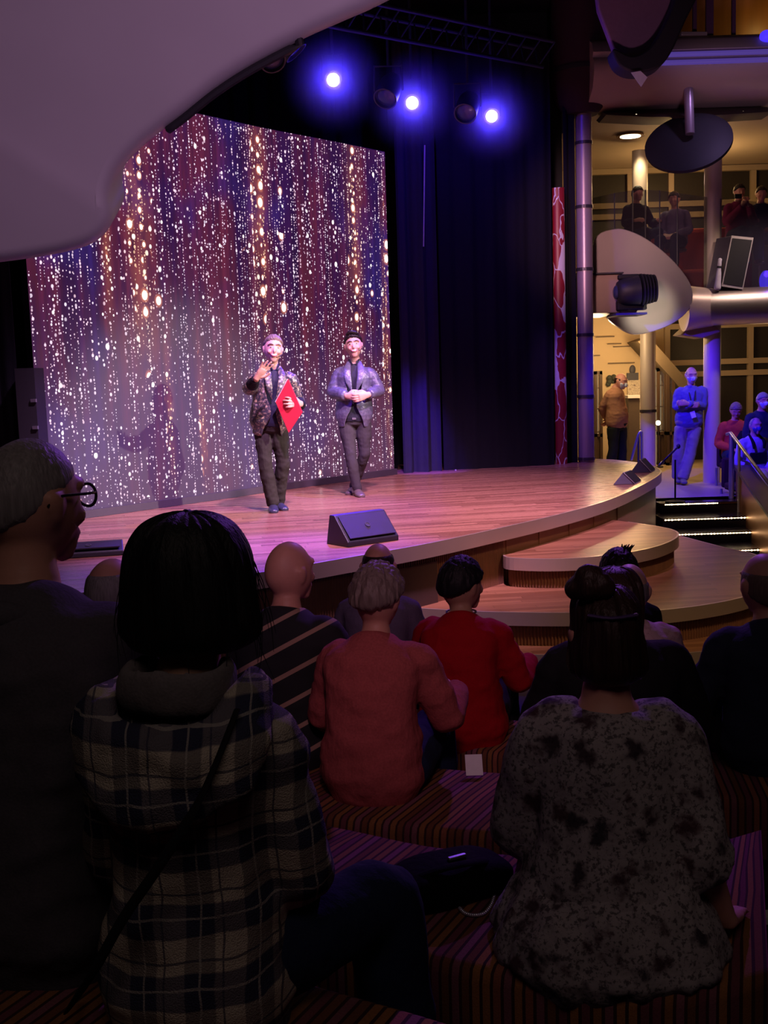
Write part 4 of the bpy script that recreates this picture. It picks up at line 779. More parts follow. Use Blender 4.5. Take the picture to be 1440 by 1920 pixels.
def seated(sit=.86, wd=1.0, belly=0.0, lean=.02, hp=0.0, hy=0.0, hr=0.0, side=0.0, twist=0.0, arms=('lap', 'lap'), hs=1.0, kn=(.12, .12), slump=.03):
    k = sit/.86; b = Body(); b.k = k; b.wd = wd; b.belly = belly; b.hs = hs
    b.pel = Vector((0, 0, .0)); b.nck = Vector((side, lean, .615*k)); b.bow = Vector((0, -slump, 0)); b.hlat = Vector((1, 0, 0)); b.slat = Vector((cos(twist), sin(twist), 0)); fw = Vector((-sin(twist), cos(twist), 0))
    b.hd = b.nck+Vector((side*.2, .035, .140*k)); b.hy, b.hp, b.hr = hy+twist, hp, hr; b.joint = {}
    for sx, key, arm in ((1, 'R', arms[0]), (-1, 'L', arms[1])):
        sh = b.nck+b.slat*sx*.166*wd*k+Vector((0, -.005, -.078*k)); hip = Vector((sx*.095*wd, .02, .085)); kx = kn[0] if sx > 0 else kn[1]
        knee = Vector((sx*kx, .47*k, .105)); ank = Vector((sx*kx, .50*k, -.335)); 
        if arm == 'lap': el = sh+b.slat*sx*.075*wd+fw*.04+Vector((0, 0, -.275*k)); wr = Vector((sx*.085, .28, .185))+b.slat*0; hand = (Vector((-sx*.5, .6, -.15)), Vector((-sx*.35, -.1, -.9)), .55)
        elif arm == 'out': el = sh+b.slat*sx*.10*wd+fw*.04+Vector((0, 0, -.27*k)); wr = el+b.slat*sx*.03+fw*.19+Vector((0, 0, -.09)); hand = (Vector((0, 1, -.2)), Vector((0, -.2, -1)), .35)
        elif arm == 'fwd': el = sh+b.slat*sx*.09+fw*.07+Vector((0, 0, -.26*k)); wr = el+fw*.23+b.slat*(-sx*.02)+Vector((0, 0, .02)); hand = (Vector((-sx*.5, .9, .1)), Vector((-sx*.8, 0, -.5)), .6)
        elif arm == 'prop': el = sh+b.slat*sx*.055+fw*-.05+Vector((0, 0, -.28*k)); wr = Vector((sx*.30*wd, .0, .045)); hand = (Vector((sx*.25, .9, -.2)), Vector((0, -.2, -1)), .15)
        elif arm == 'hold': el = sh+b.slat*sx*.06+fw*.08+Vector((0, 0, -.26*k)); wr = b.nck+fw*.27+b.slat*sx*.05+Vector((0, 0, -.10)); hand = (Vector((-sx*.4, .3, .85)), Vector((-sx*.6, -.5, 0)), .6)
        b.joint[key] = dict(sh=sh, el=el, wr=wr, hip=hip, kn=knee, an=ank, toe=Vector((0.03*sx, 1, -.12)), hand=hand)
    return b
def add_hand(mb, sx, wr, d, n, curl, k=1.0, spread=.06, thick=1.0):
    d = d.normalized(); n = (n-d*n.dot(d)).normalized(); th = d.cross(n) if sx > 0 else n.cross(d)       # th: towards the thumb
    P = lambda a, b_, c: wr+(d*a+th*b_+n*c)*k
    mb.tube([P(-.02, 0, 0), P(.02, 0, 0), P(.055, .001, .002), P(.092, 0, .002)], [(.026*k, .018*k), (.032*k, .017*k), (.041*k, .0155*k), (.040*k, .012*k)], 14, lat=tuple(th), sub=3, power=2.4, cap=.3)
    for i, (off, ln) in enumerate(((.031, .92), (.0105, 1.04), (-.0105, .98), (-.031, .78))):
        p = P(.088, off, .001); a = -.1; dd = (d+th*spread*(1.5-i)).normalized(); pts = [p-dd*.012*k]; rr = [.0092*k*thick]
        for sl, ca in ((.043, .75), (.027, 1.1), (.021, .8)):
            a += curl*ca; v = dd*cos(a)+n*sin(a); pts.append(pts[-1]+v*sl*ln*k*(1.25 if sl > .04 else 1)); rr.append(rr[-1]*.93)
        mb.tube(pts, rr, 8, sub=2, cap=.8)
    pts = [P(.018, .022, .004), P(.045, .046, .012+.012*curl), P(.074, .058-.02*curl, .020+.024*curl), P(.098, .060-.034*curl, .024+.034*curl)]
    mb.tube(pts, [.0145*k, .0125*k*thick, .0105*k*thick, .009*k*thick], 8, sub=2, cap=.8)
def torso_mb(mb, b, infl=0.0, f0=0.0, f1=1.0, extra=None, n=26, power=2.25):
    pts, rad, fs = [], [], []
    N = 15
    for i in range(N+1):
        f = f0+(f1-f0)*i/N
        j = max(q for q in range(len(TORSO)-1) if TORSO[q][0] <= max(0, f)+1e-9); t = min(1.0, max(0.0, (f-TORSO[j][0])/(TORSO[j+1][0]-TORSO[j][0]))); t = t*t*(3-2*t) if f > .8 else t
        rx = lerp(TORSO[j][1], TORSO[j+1][1], t)*b.wd*b.k; ry = lerp(TORSO[j][2], TORSO[j+1][2], t)*b.k*(.6+.4*b.wd); c = b.spine(f)
        bl = b.belly*exp(-((f-.32)/.22)**2); ry += bl*.5; rx += bl*.35
        e = extra(f) if extra else (0, 0)
        pts.append(c+Vector((0, bl*.35, 0))); rad.append((rx+infl+e[0], ry+infl+e[1])); fs.append(f)
    mb.tube(pts, rad, n, lat=lambda t: tuple(b.lat(f0+(f1-f0)*t)), sub=1, power=power, cap=.25); return mb
def arm_mb(mb, j, b, infl=0.0, frac=1.0, flare=0.0):
    k = b.k*(.55+.45*b.wd); sh, el, wr = j['sh']+Vector((0, 0, -.022*b.k)), j['el'], j['wr']; top = sh+(sh-el).normalized()*.0
    pts = [lerp(sh, b.spine(.86), .35), sh, lerp(sh, el, .45), el, lerp(el, wr, .35), wr]; rad = [.054*k, .054*k, .050*k, .043*k, .043*k, .029*k]
    if frac < 1:
        L = [0.0]
        for p, q in zip(pts, pts[1:]): L.append(L[-1]+(q-p).length)
        T = L[1]+(L[-1]-L[1])*frac; P2, r2 = [pts[0]], [rad[0]]
        for i in range(1, len(pts)):
            if L[i] < T: P2.append(pts[i]); r2.append(rad[i])
            else: f = (T-L[i-1])/(L[i]-L[i-1]); P2.append(lerp(pts[i-1], pts[i], f)); r2.append(lerp(rad[i-1], rad[i], f)); break
        pts, rad = P2, r2
    m_ = len(pts)-1; mb.tube(pts, [r+infl+flare*(i/m_)**2 for i, r in enumerate(rad)], 14, sub=3, cap=.25)
def leg_mb(mb, j, b, infl=0.0, tofoot=True, cuff=0.0):
    k = b.k*(.6+.4*b.wd); hp, kn, an = j['hip'], j['kn'], j['an']
    mb.tube([hp, lerp(hp, kn, .3), lerp(hp, kn, .75), kn, lerp(kn, an, .3), lerp(kn, an, .72), an], [r*k+infl+c*cuff for r, c in ((.088, 0), (.083, 0), (.066, 0), (.059, .2), (.056, .5), (.044, .9), (.036, 1.0))], 16, sub=3, cap=.3)
    if tofoot: foot_mb(mb, j, b)
def foot_mb(mb, j, b, infl=0.0):
    an = j['an']; t = j['toe'].normalized(); h = Vector((t.x, t.y, 0)).normalized(); z0 = an.z-.062
    mb.tube([an+Vector((0, 0, .02)), an+Vector((0, 0, -.02))-h*.005, an+h*.05+Vector((0, 0, -.035)), an+h*.12+Vector((0, 0, -.045+t.z*.02)), an+h*.185+Vector((0, 0, -.052+t.z*.05))], [(.036+infl, .036+infl), (.038+infl, .045+infl), (.042+infl, .038+infl), (.046+infl, .026+infl), (.036+infl, .018+infl)], 14, lat=tuple(Vector((h.y, -h.x, 0))), sub=3, cap=.6)
    mb.ball(an-h*.035+Vector((0, 0, -.034)), (.032+infl, .034+infl, .030+infl), 12, 8)
def head_mb(mb, b, Hm, ears=True):
    V = []; n, m = 36, 24
    for i in range(m+1):
        th = pi*i/m
        for k in range(n): a = 2*pi*k/n; V.append(Hm @ head_point((sin(th)*cos(a), sin(th)*sin(a), cos(th))))
    mb.add(V, [(i*n+k, (i+1)*n+k, (i+1)*n+(k+1) % n, i*n+(k+1) % n) for i in range(m) for k in range(n)])
    H = lambda *p: Hm @ Vector(p); q = b.hs
    mb.tube([H(0, .082, .030), H(0, .091, .006), H(0, .102, -.018), H(0, .096, -.027)], [.007*q, .0085*q, .0120*q, .010*q], 10, sub=3)
    for sx in (-1, 1):
        mb.tube([H(sx*.008, .089, .038), H(sx*.032, .086, .041), H(sx*.054, .070, .036)], [.008*q, .010*q, .008*q], 8, sub=2)
        mb.ball(H(sx*.036, .070, -.022), (.022*q, .020*q, .020*q), 12, 8)
        if ears: mb.tube([H(sx*.074, -.006, -.030), H(sx*.082, -.012, -.002), H(sx*.083, -.016, .022)], [(.007*q, .012*q), (.008*q, .020*q), (.008*q, .019*q)], 10, sub=3, lat=tuple((Hm.to_3x3() @ Vector((1, 0, 0))).normalized()))
    mb.tube([H(0, .074, -.050), H(0, .070, -.078), H(0, .062, -.098)], [(.030*q, .022*q), (.030*q, .020*q), (.026*q, .018*q)], 12, sub=2); mb.ball(H(0, .088, -.056), (.026*q, .012*q, .016*q), 12, 8)
    mb.tube([b.spine(.93), b.nck+Vector((0, 0, .01)), lerp(b.nck, H(0, -.02, -.06), .6), H(0, -.015, -.04)], [.070*b.k, .060*b.k, .053*b.k, .052*b.k], 18, sub=3)
SKIN = {}
def skin(name, col):
    if name not in SKIN:
        m, nt, bb = new_mat('skin '+name); g = NG(nt); nz = g.noise(g.coord(), 26, 4); g.put(bb.inputs['Base Color'], g.mix(nz.outputs[0], tuple(c*.86 for c in col), tuple(min(1, c*1.1) for c in col)))
        bb.inputs['Roughness'].default_value = .5; bb.inputs['Specular IOR Level'].default_value = .35; g.put(bb.inputs['Normal'], g.bump(g.noise(g.coord(), 220, 2).outputs[0], .12, .002)); SKIN[name] = m
    return SKIN[name]
s_fair = skin('fair', (.62, .36, .26)); s_pink = skin('ruddy', (.58, .27, .20)); s_tan = skin('tan', (.46, .25, .16))
m_lip = M('lips', (.38, .09, .09), .45); m_teeth = M('teeth', (.85, .82, .78), .3); m_eye = M('eye white', (.75, .74, .74), .2); m_iris = M('dark iris', (.03, .02, .02), .15)
def person(label, base, yaw, b, voxel=.009, skn=None, face=False, legs=True, hands=True, group=None):
    """the body is one continuous skin; returns the object and the head matrix"""
    Hm = Matrix.Translation(b.hd) @ Matrix.Rotation(b.hy, 4, 'Z') @ Matrix.Rotation(b.hp, 4, 'X') @ Matrix.Rotation(b.hr, 4, 'Y') @ Matrix.Scale(b.hs, 4)
    mb = MB(); torso_mb(mb, b)
    head_mb(mb, b, Hm)
    for sx, key in ((1, 'R'), (-1, 'L')):
        j = b.joint[key]; arm_mb(mb, j, b)
        if hands: add_hand(mb, sx, j['wr'], *j['hand'], k=b.k*1.02*b.__dict__.get('handk', 1.0), thick=1.12, spread=b.__dict__.get('spread', .06))
        if legs: leg_mb(mb, j, b)
    me = remesh(mb, voxel, 2); o = link('person', me, skn or s_fair, None, True, ang=180); o.location = base; o.rotation_euler = (0, 0, yaw); tag(o, label, 'person', group)
    o['base_z'] = 0
    del o['base_z']
    if face:
        H = lambda *p: Hm @ Vector(p); q = b.hs
        for sx in (-1, 1):
            e = MB().ball(H(sx*.031, .0845, .016), (.0095*q, .0085*q, .0045*q), 14, 10).build('eye', m_eye, o); MB().ball(H(sx*.031, .0895, .0155), (.0044*q, .0048*q, .0042*q), 12, 8).build('iris', m_iris, e)
            MB().tube([H(sx*.012, .0955, .036), H(sx*.032, .096, .042), H(sx*.052, .082, .036)], [(.0025*q), (.0036*q), (.002*q)], 8, sub=3).build('eyebrow', b.browm, o)
        up = .010
        MB().tube([H(-.032, .084, -.048+up), H(-.016, .0985, -.056), H(0, .102, -.058), H(.016, .0985, -.056), H(.032, .084, -.048+up)], [.003*q, .0052*q, .006*q, .0052*q, .003*q], 8, sub=4).build('lips', m_lip, o)
        MB().tube([H(-.021, .096, -.0485), H(0, .104, -.0525), H(.021, .096, -.0485)], [.003*q, .005*q, .003*q], 8, sub=4).build('teeth', m_teeth, o)
    return o, Hm
def top_garment(o, b, name, mat, infl=.014, hem=.02, neck=.985, sleeve=.97, amp=.007, voxel=.010, extra=None, sinfl=None, open_front=None, flare=0.0, seed=1.0, fq=(8, 8, 13)):
    mb = MB(); torso_mb(mb, b, infl, hem, neck, extra)
    for key in ('R', 'L'): arm_mb(mb, b.joint[key], b, sinfl if sinfl is not None else infl, sleeve, flare)
    me = remesh(mb, voxel, 3); folds(me, amp, fq, seed)
    if open_front:
        bm = bmesh.new(); bm.from_mesh(me); kill = [f for f in bm.faces if open_front(f.calc_center_median(), f.normal)]; bmesh.ops.delete(bm, geom=kill, context='FACES')
        for _ in range(14):
            nb = {v: [e.other_vert(v) for e in v.link_edges if e.is_boundary] for v in bm.verts if v.is_boundary}; nw = {v: v.co*.4+sum((q.co for q in l), Vector())*(.6/len(l)) for v, l in nb.items() if len(l) == 2}
            for v, c in nw.items(): v.co = c
        bm.to_mesh(me); bm.free()
    q = link(name, me, mat, o, True, ang=180)
    if open_front: sd_ = q.modifiers.new('thickness', 'SOLIDIFY'); sd_.thickness = .006; sd_.offset = -1
    return q
def trousers(o, b, mat, infl=.013, cuff=.016, name='trousers', amp=.006, voxel=.010, top=.22):
    mb = MB(); torso_mb(mb, b, infl*.9, -.01, top)
    for key in ('R', 'L'): leg_mb(mb, b.joint[key], b, infl, False, cuff)
    me = remesh(mb, voxel, 3); folds(me, amp, (10, 10, 13), 4.0); return link(name, me, mat, o, True, ang=180)
def shoes(o, b, mat):
    for key in ('R', 'L'):
        mb = MB(); foot_mb(mb, b.joint[key], b, .008); link('shoe', remesh(mb, .008, 2), mat, o, True, ang=180)
def hair_short(o, Hm, mat, t=.012, seed=0, front=.42, slope=.36, back=0.2, rough=.004):
    fn = lambda u: -.010+(t+.010)*sst(-.05, .26, u[2]-(front-.36)-slope*u[1]+back*(u[1] < 0)*(-u[1])+.05*noise.noise((u[0]*11+seed, u[1]*11, u[2]*5)))
    return head_shell(fn, Hm, strands=rough, seed=seed, n=96, m=60).build('hair', mat, o)
def hair_fringe(o, Hm, mat, t=.004, top=.40, seed=3):
    fn = lambda u: -.006+(t+.006)*sst(-.10, .06, u[2]+.02-.55*min(u[1], .3)+.06*noise.noise((u[0]*11+seed, u[1]*11, u[2]*5)))*sst(top+.14, top-.10, u[2])*sst(.45, .2, u[1])
    return head_shell(fn, Hm, strands=.0012, seed=seed, n=80, m=52).build('hair', mat, o)
def hair_bob(o, Hm, mat, rings, seed=0, amp=.006, n=72, name='hair'):
    """rings: (z, half width, back depth, front depth, y shift) in the head's space"""
    P = []; V = []; R2 = smooth_path(rings, 5)
    for (z, w_, bk_, fr, ys) in R2:
        for k in range(n):
            a = 2*pi*k/n; x = cos(a)*w_; y = sin(a)*(fr if sin(a) > 0 else bk_)+ys; d = amp*noise.noise((cos(a)*7+seed, sin(a)*7, z*5))+amp*.5*noise.noise((cos(a)*19+seed, sin(a)*19, z*9)); r = 1+d/.1; V.append(Hm @ Vector((x*r, y*r, z+d*.5)))
    m = len(R2); mb = MB(); mb.add(V, [(i*n+k, i*n+(k+1) % n, (i+1)*n+(k+1) % n, (i+1)*n+k) for i in range(m-1) for k in range(n)]+[tuple(range(n))[::-1], tuple((m-1)*n+k for k in range(n))])
    return mb.build(name, mat, o, ang=80)
def mask_on(o, Hm, mat):
    fn = lambda u: -.010+.020*sst(.02, .14, .05-u[2]-.10*abs(u[0]))*sst(.25, .45, u[1]); sh = head_shell(fn, Hm, n=40, m=30)
    H = lambda *p: Hm @ Vector(p); q = Hm.to_scale()[0]; sh.ball(H(0, .100, -.034), (.030*q, .022*q, .034*q), 14, 10)
    mk = sh.build('face_mask', mat, o)
    for sx in (-1, 1): MB().tube([H(sx*.058, .055, -.012), H(sx*.078, .02, .004), H(sx*.086, -.018, .012)], [.0022*q]*3, 6, sub=3).build('ear_loop', mat, mk)
def seat_at(px, py, Y, sit, zseat): p = PY(px, py, Y); return Vector((p.x, Y, zseat))

cl = dict
m_jean = fabric('dark blue denim', (.012, .018, .05), .9); m_blackcl = fabric('black cloth', (.012, .011, .013), .9); m_navy = fabric('navy shirt cloth', (.022, .026, .055), .9)
m_greyhair = hair_mat('white grey hair', (.24, .21, .22)); m_darkhair = hair_mat('dark brown hair', (.016, .010, .009)); m_blackhair = hair_mat('black hair', (.007, .006, .007), .6); m_brownhair = hair_mat('brown hair', (.026, .012, .009)); m_blond = hair_mat('ash blonde hair', (.19, .135, .12))
m_shoe = M('black shoe leather', (.015, .014, .016), .35)

# --- foreground: man with glasses
YAW = R_(-17)
b = seated(.965, 1.12, .02, lean=.05, hy=R_(-14), hp=R_(-3), slump=.03, hs=1.05)
o, Hm = person('older man with glasses and short white hair in a dark jacket beside the plaid shirt', (-.70, 2.04, 1.225), R_(-20), b, skn=s_pink)
top_garment(o, b, 'jacket', fabric('charcoal jacket', (.075, .066, .080), .9), .022, -.02, .99, amp=.012)
trousers(o, b, m_blackcl); shoes(o, b, m_shoe); hair_short(o, Hm, m_greyhair, .004, 7, .46, .36, .34, .0015)
mb = MB(); mb.tube([b.spine(.90)+Vector((-.11, .02, 0)), b.spine(.94)+Vector((-.06, -.09, .01)), b.spine(.95)+Vector((.0, -.115, .01)), b.spine(.94)+Vector((.06, -.09, .01)), b.spine(.90)+Vector((.11, .02, 0))], [(.030, .03)]*5, 12, sub=4); link('collar', remesh(mb, .01, 2), fabric('charcoal jacket', (.075, .066, .080), .9), o)
H = lambda *p: Hm @ Vector(p)
gm = M('black glasses frame', (.012, .010, .012), .25); g0 = MB()
for sx in (-1, 1):
    ring = [H(sx*.034+.026*cos(a), .104-.004*abs(cos(a)), .014+.021*sin(a)) for a in [2*pi*k/20 for k in range(21)]]; g0.tube(ring, [.0030]*21, 8, sub=1, cap=0); g0.tube([H(sx*.060, .100, .020), H(sx*.078, .06, .020), H(sx*.085, -.01, .018), H(sx*.083, -.03, .002)], [.0028]*4, 8, sub=3)
g0.tube([H(-.008, .106, .018), H(0, .110, .020), H(.008, .106, .018)], [.0026]*3, 8, sub=2); gl = g0.build('glasses', gm, o)
for sx in (-1, 1): MB().lathe([(.0, 0), (.0245, 0), (.0245, .001), (.0, .001)], H(sx*.034, .104, .014), 20, (Hm.to_3x3().normalized() @ Matrix.Rotation(R_(90), 3, 'X'))).build('lens', glass_mat('spectacle lens', (.8, .8, .85), .12), gl, smooth=False)
mk = MB().tube([H(.076, -.004, -.012), H(.064, .036, -.030), H(.044, .066, -.044)], [.0022]*3, 6, sub=3).build('mask_loop', m_white, o)

# --- foreground: woman in the plaid shirt
b = seated(.80, .72, .0, lean=.02, hy=R_(4), slump=.02, kn=(.16, .10), arms=('lap', 'lap')); m_plaid = plaid_mat(); b.joint['R'].update(kn=Vector((.26, .27, .085)), an=Vector((.29, .29, -.33)))
o, Hm = person('woman with a black bob in a blue and cream plaid hooded shirt', (-.335, 1.79, 1.235), R_(-12), b, skn=s_fair)
flare = lambda f: (.030*sst(.5, .0, f), .035*sst(.5, .0, f))
top_garment(o, b, 'plaid_shirt', m_plaid, .026, -.14, .985, 1.0, amp=.012, extra=flare, sinfl=.024)
trousers(o, b, m_jean, .02); shoes(o, b, m_shoe)
hair_bob(o, Hm, m_blackhair, [(.146, .012, .012, .012, -.01), (.142, .042, .05, .045, -.01), (.124, .074, .085, .075, -.01), (.085, .098, .108, .09, -.012), (.04, .108, .116, .082, -.014), (-.005, .114, .118, .065, -.016), (-.04, .118, .114, .050, -.018), (-.062, .112, .102, .04, -.018), (-.078, .088, .08, .03, -.018), (-.076, .04, .04, .02, -.018)], 2, .009)
hw = MB(); random.seed(11)
for k in range(46):
    a = random.uniform(-.5, pi+.5)*-1; z0 = random.uniform(-.03, .11); wd_ = .108*(1-max(0, z0-.05)*3); p0 = Vector((cos(a)*wd_, sin(a)*.108-.012, z0)); out = Vector((cos(a), sin(a)*.6, 0))
    hw.tube([H_ for H_ in (Hm @ p0, Hm @ (p0+out*random.uniform(.008, .022)+Vector((0, 0, -.05))), Hm @ (p0+out*random.uniform(.0, .034)+Vector((0, 0, -.11))))], [.0009, .0008, .0004], 4, sub=3, cap=0)
hw.build('loose_strands', m_blackhair, o)
# hood lying on the shoulders
mb = MB(); arc = [(-.100, .05, .600), (-.128, -.03, .585), (-.105, -.115, .535), (0, -.150, .505), (.105, -.115, .535), (.128, -.03, .585), (.100, .05, .600)]
kz = b.k; mb = MB(); mb.tube([Vector((x, y, z*kz)) for x, y, z in arc], [(.022, .030), (.026, .046), (.032, .066), (.036, .078), (.032, .066), (.026, .046), (.022, .030)], 18, sub=5, lat=lambda t: (-cos(pi*t), -sin(pi*t), .25)); me = remesh(mb, .009, 3); folds(me, .018, (12, 12, 16), 6); link('hood', me, m_plaid, o)
mb = MB(); mb.tube([Vector((x*.62, y*.60-.006, .622*kz)) for x, y, z in arc], [(.016, .038)]*7, 16, sub=5, lat=lambda t: (-cos(pi*t), -sin(pi*t), 0)); me = remesh(mb, .008, 3); folds(me, .007, (11, 11, 11), 3); link('hood_lining', me, fabric('grey fleece lining', (.16, .14, .145), .95), o)
st = [b.spine(.93)+Vector((.125, -.115, .03)), b.spine(.80)+Vector((.095, -.190, 0)), b.spine(.62)+Vector((.03, -.190, 0)), b.spine(.45)+Vector((-.04, -.185, 0)), b.spine(.28)+Vector((-.10, -.180, 0)), b.spine(.12)+Vector((-.17, -.140, 0)), b.spine(.05)+Vector((-.215, -.02, 0))]
MB().tube(st, [(.008, .003)]*7, 10, lat=(1, 0, 1), sub=5).build('bag_strap', m_blackcl, o)

# --- second bench: woman in the floral blouse
b = seated(.775, .86, .03, lean=.02, hy=R_(8), arms=('prop', 'lap'), slump=.02, hs=.92)
m_floral = blotch_mat('grey blouse with dark roses', (.36, .31, .32), ((.018, .014, .026), (.065, .020, .030), (.035, .028, .035)), 16, .40, .85, 95)
o, Hm = person('woman in a loose grey flowered blouse, brown hair clipped up, beside the black bag', (.475, 2.38, 1.025), R_(-6), b, skn=s_pink)
flare = lambda f: (.055*sst(.75, .0, f), .060*sst(.75, .0, f))
top_garment(o, b, 'floral_blouse', m_floral, .020, -.01, .925, .62, amp=.014, extra=flare, sinfl=.032, flare=.012, fq=(9, 9, 6))
mb = MB(); mb.tube([Vector((0, -.02, .015)), Vector((0, -.02, .05)), Vector((0, -.01, .11))], [(.255, .215), (.245, .20), (.215, .18)], 30, sub=3, lat=(1, 0, 0), power=2.6); me = remesh(mb, .01, 2); folds(me, .022, (14, 14, 3), 9); link('blouse_hem', me, m_floral, o)
trousers(o, b, m_blackcl, .02); shoes(o, b, m_shoe)
hair_bob(o, Hm, m_brownhair, [(.124, .02, .02, .02, -.01), (.119, .05, .05, .05, -.01), (.085, .078, .098, .08, -.01), (.03, .084, .114, .07, -.012), (-.03, .090, .116, .045, -.016), (-.065, .090, .112, .03, -.02), (-.088, .078, .095, .02, -.025), (-.100, .05, .065, .01, -.03), (-.098, .02, .03, .01, -.03)], 5, .010)
mb = MB()
for c, r in (((-.048, -.050, .150), .036), ((-.072, -.040, .128), .030), ((-.022, -.060, .135), .034), ((-.05, -.07, .13), .03)): mb.ball(Hm @ Vector(c), (r, r, r*.85), 14, 10)
me = remesh(mb, .006, 2); folds(me, .008, (30, 30, 30), 2); hb = link('hair_bun', me, m_brownhair, o); MB().tube([Hm @ Vector(p) for p in ((-.06, -.10, .075), (-.01, -.118, .07), (.05, -.112, .075))], [(.008, .004)]*3, 8, sub=3).build('hair_clip', M('dark violet clip', (.07, .04, .14), .25), o)
for sx in (1,): MB().tube([Hm @ Vector((.080, -.03, -.035)), Hm @ Vector((.084, -.03, -.075)), Hm @ Vector((.080, -.03, -.10))], [.002, .007, .003], 8, sub=3).build('earring', m_steel, o)

# --- third bench: pink sweater woman, black top woman, striped man, bald man
m_pinksw = fabric('pink knitted sweater', (.40, .085, .085), .95, .3, 150, 7)
b = seated(.735, .98, .035, lean=.07, hy=R_(-6), hp=R_(-4), arms=('fwd', 'lap'), slump=.06, hs=.94)
o, Hm = person('woman with short ash blonde hair in a pink knitted sweater', (-.06, 3.68, .885), R_(-16), b, skn=s_pink)
top_garment(o, b, 'sweater', m_pinksw, .022, .0, .985, .96, amp=.012, extra=lambda f: (.012*sst(.4, 0, f), .014*sst(.4, .0, f)))
trousers(o, b, m_jean, .02); shoes(o, b, m_shoe); hair_short(o, Hm, m_blond, .026, 4, .36, .26, .10, .010)
j = b.joint['R']; MB().tube([j['wr']+Vector((.03*cos(a), .0, .03*sin(a))) for a in [2*pi*k/12 for k in range(13)]], [.004]*13, 6, sub=1, cap=0).build('bracelet', m_steel, o)

b = seated(.74, 1.22, .03, lean=.03, hy=R_(4), slump=.03, hs=.92)
o, Hm = person('broad woman in a black top with brown hair, mostly hidden behind the floral blouse', (.745, 3.56, .885), R_(-4), b, skn=s_pink)
top_garment(o, b, 'black_top', m_blackcl, .022, .0, .975, .9, amp=.010); trousers(o, b, m_jean, .02); shoes(o, b, m_shoe)
hair_bob(o, Hm, m_brownhair, [(.122, .02, .02, .02, -.01), (.11, .06, .06, .06, -.01), (.06, .092, .108, .08, -.01), (-.02, .102, .118, .05, -.015), (-.10, .10, .11, .03, -.02), (-.16, .085, .09, .02, -.02), (-.17, .04, .04, .01, -.02)], 8, .009)

m_striped = None
def striped():
    m, nt, bb = new_mat('black jumper with pale bands'); g = NG(nt); o3 = g.sep(g.coord()); v = g.m('ADD', o3[2], g.m('MULTIPLY', o3[0], -.55)); f = g.m('FRACT', g.m('DIVIDE', v, .105)); g.put(bb.inputs['Base Color'], g.mix(g.m('LESS_THAN', f, .17), (.010, .010, .013), (.33, .20, .15))); bb.inputs['Roughness'].default_value = .9; return m
b = seated(.79, 1.05, .02, lean=.04, hy=R_(-20), slump=.03)
o, Hm = person('bald man in a black jumper with pale diagonal bands, beside the pink sweater', (-.385, 4.02, .885), R_(-22), b, skn=s_pink)
top_garment(o, b, 'striped_jumper', striped(), .02, .0, .985, .97, amp=.008); trousers(o, b, m_jean); shoes(o, b, m_shoe)
b = seated(.815, 1.02, .02, lean=.03, hy=R_(-10), slump=.03)
o, Hm = person('balding man in a slate blue jacket half hidden behind the black bob', (-.935, 3.62, .885), R_(-20), b, skn=s_pink)
top_garment(o, b, 'blue_jacket', fabric('slate blue jacket', (.10, .10, .22), .8), .02, .0, .985, .97, amp=.01); trousers(o, b, m_jean); shoes(o, b, m_shoe); hair_fringe(o, Hm, m_greyhair, .003, .6)

# --- fourth row: red top, grey man; right side navy shirt, bald man with floral shirt, dark haired man
b = seated(.725, 1.02, .045, lean=.05, hy=R_(-24), slump=.06, twist=R_(-8), side=-.01, arms=('fwd', 'lap'))
o, Hm = person('woman with short dark hair in a red long-sleeved top', (.315, 4.66, .745), R_(-14), b, skn=s_tan)
top_garment(o, b, 'red_top', fabric('red cotton', (.40, .006, .012), .85), .022, -.02, .985, .97, amp=.012, extra=lambda f: (.035*sst(.35, 0, f), .035*sst(.35, 0, f))); trousers(o, b, m_blackcl); shoes(o, b, m_shoe); hair_short(o, Hm, m_blackhair, .018, 9, .36, .26, .16, .006)
MB().tube([b.nck+Vector((.064*cos(a), .06*sin(a), .012)) for a in [2*pi*k/20 for k in range(21)]], [.004]*21, 6, sub=1, cap=0).build('necklace', m_steel, o)
b = seated(.72, 1.0, .02, lean=.04, hy=R_(5))
p = PY(703, 1030, 5.25); o, Hm = person('man with thinning grey hair in a grey violet shirt behind the pink sweater', (p.x, 5.22, .745), R_(-10), b, skn=s_pink)
top_garment(o, b, 'shirt', fabric('grey violet shirt', (.13, .10, .17), .85), .018, .0, .985, .97); trousers(o, b, m_jean); shoes(o, b, m_shoe); hair_fringe(o, Hm, m_brownhair, .003, .55)
b = seated(.715, 1.08, .03, lean=.05, hy=R_(4), slump=.04)
o, Hm = person('balding man in a navy shirt on the short bench', (1.335, 3.80, .885), R_(2), b, skn=s_pink)
top_garment(o, b, 'navy_shirt', m_navy, .020, .0, .985, .97, amp=.01); trousers(o, b, m_blackcl); shoes(o, b, m_shoe); hair_fringe(o, Hm, hair_mat('dark grey hair', (.15, .10, .085)), .003, .45)
b = seated(.705, 1.02, .03, lean=.04, hy=R_(-6))
p = PY(1178, 1075, 4.55); o, Hm = person('bald man in a pale pink flowered shirt, peeking out behind the clipped-up hair', (p.x+.01, 4.52, .745), R_(-4), b, skn=s_fair)
top_garment(o, b, 'flowered_shirt', blotch_mat('pale pink flowered cotton', (.62, .42, .46), ((.45, .10, .14), (.55, .16, .18), (.5, .3, .33)), 16, .30), .020, .0, .985, .6, amp=.008); trousers(o, b, m_jean); shoes(o, b, m_shoe); hair_fringe(o, Hm, m_greyhair, .004, .35)
b = seated(.72, .95, .0, lean=.03, hy=R_(10))
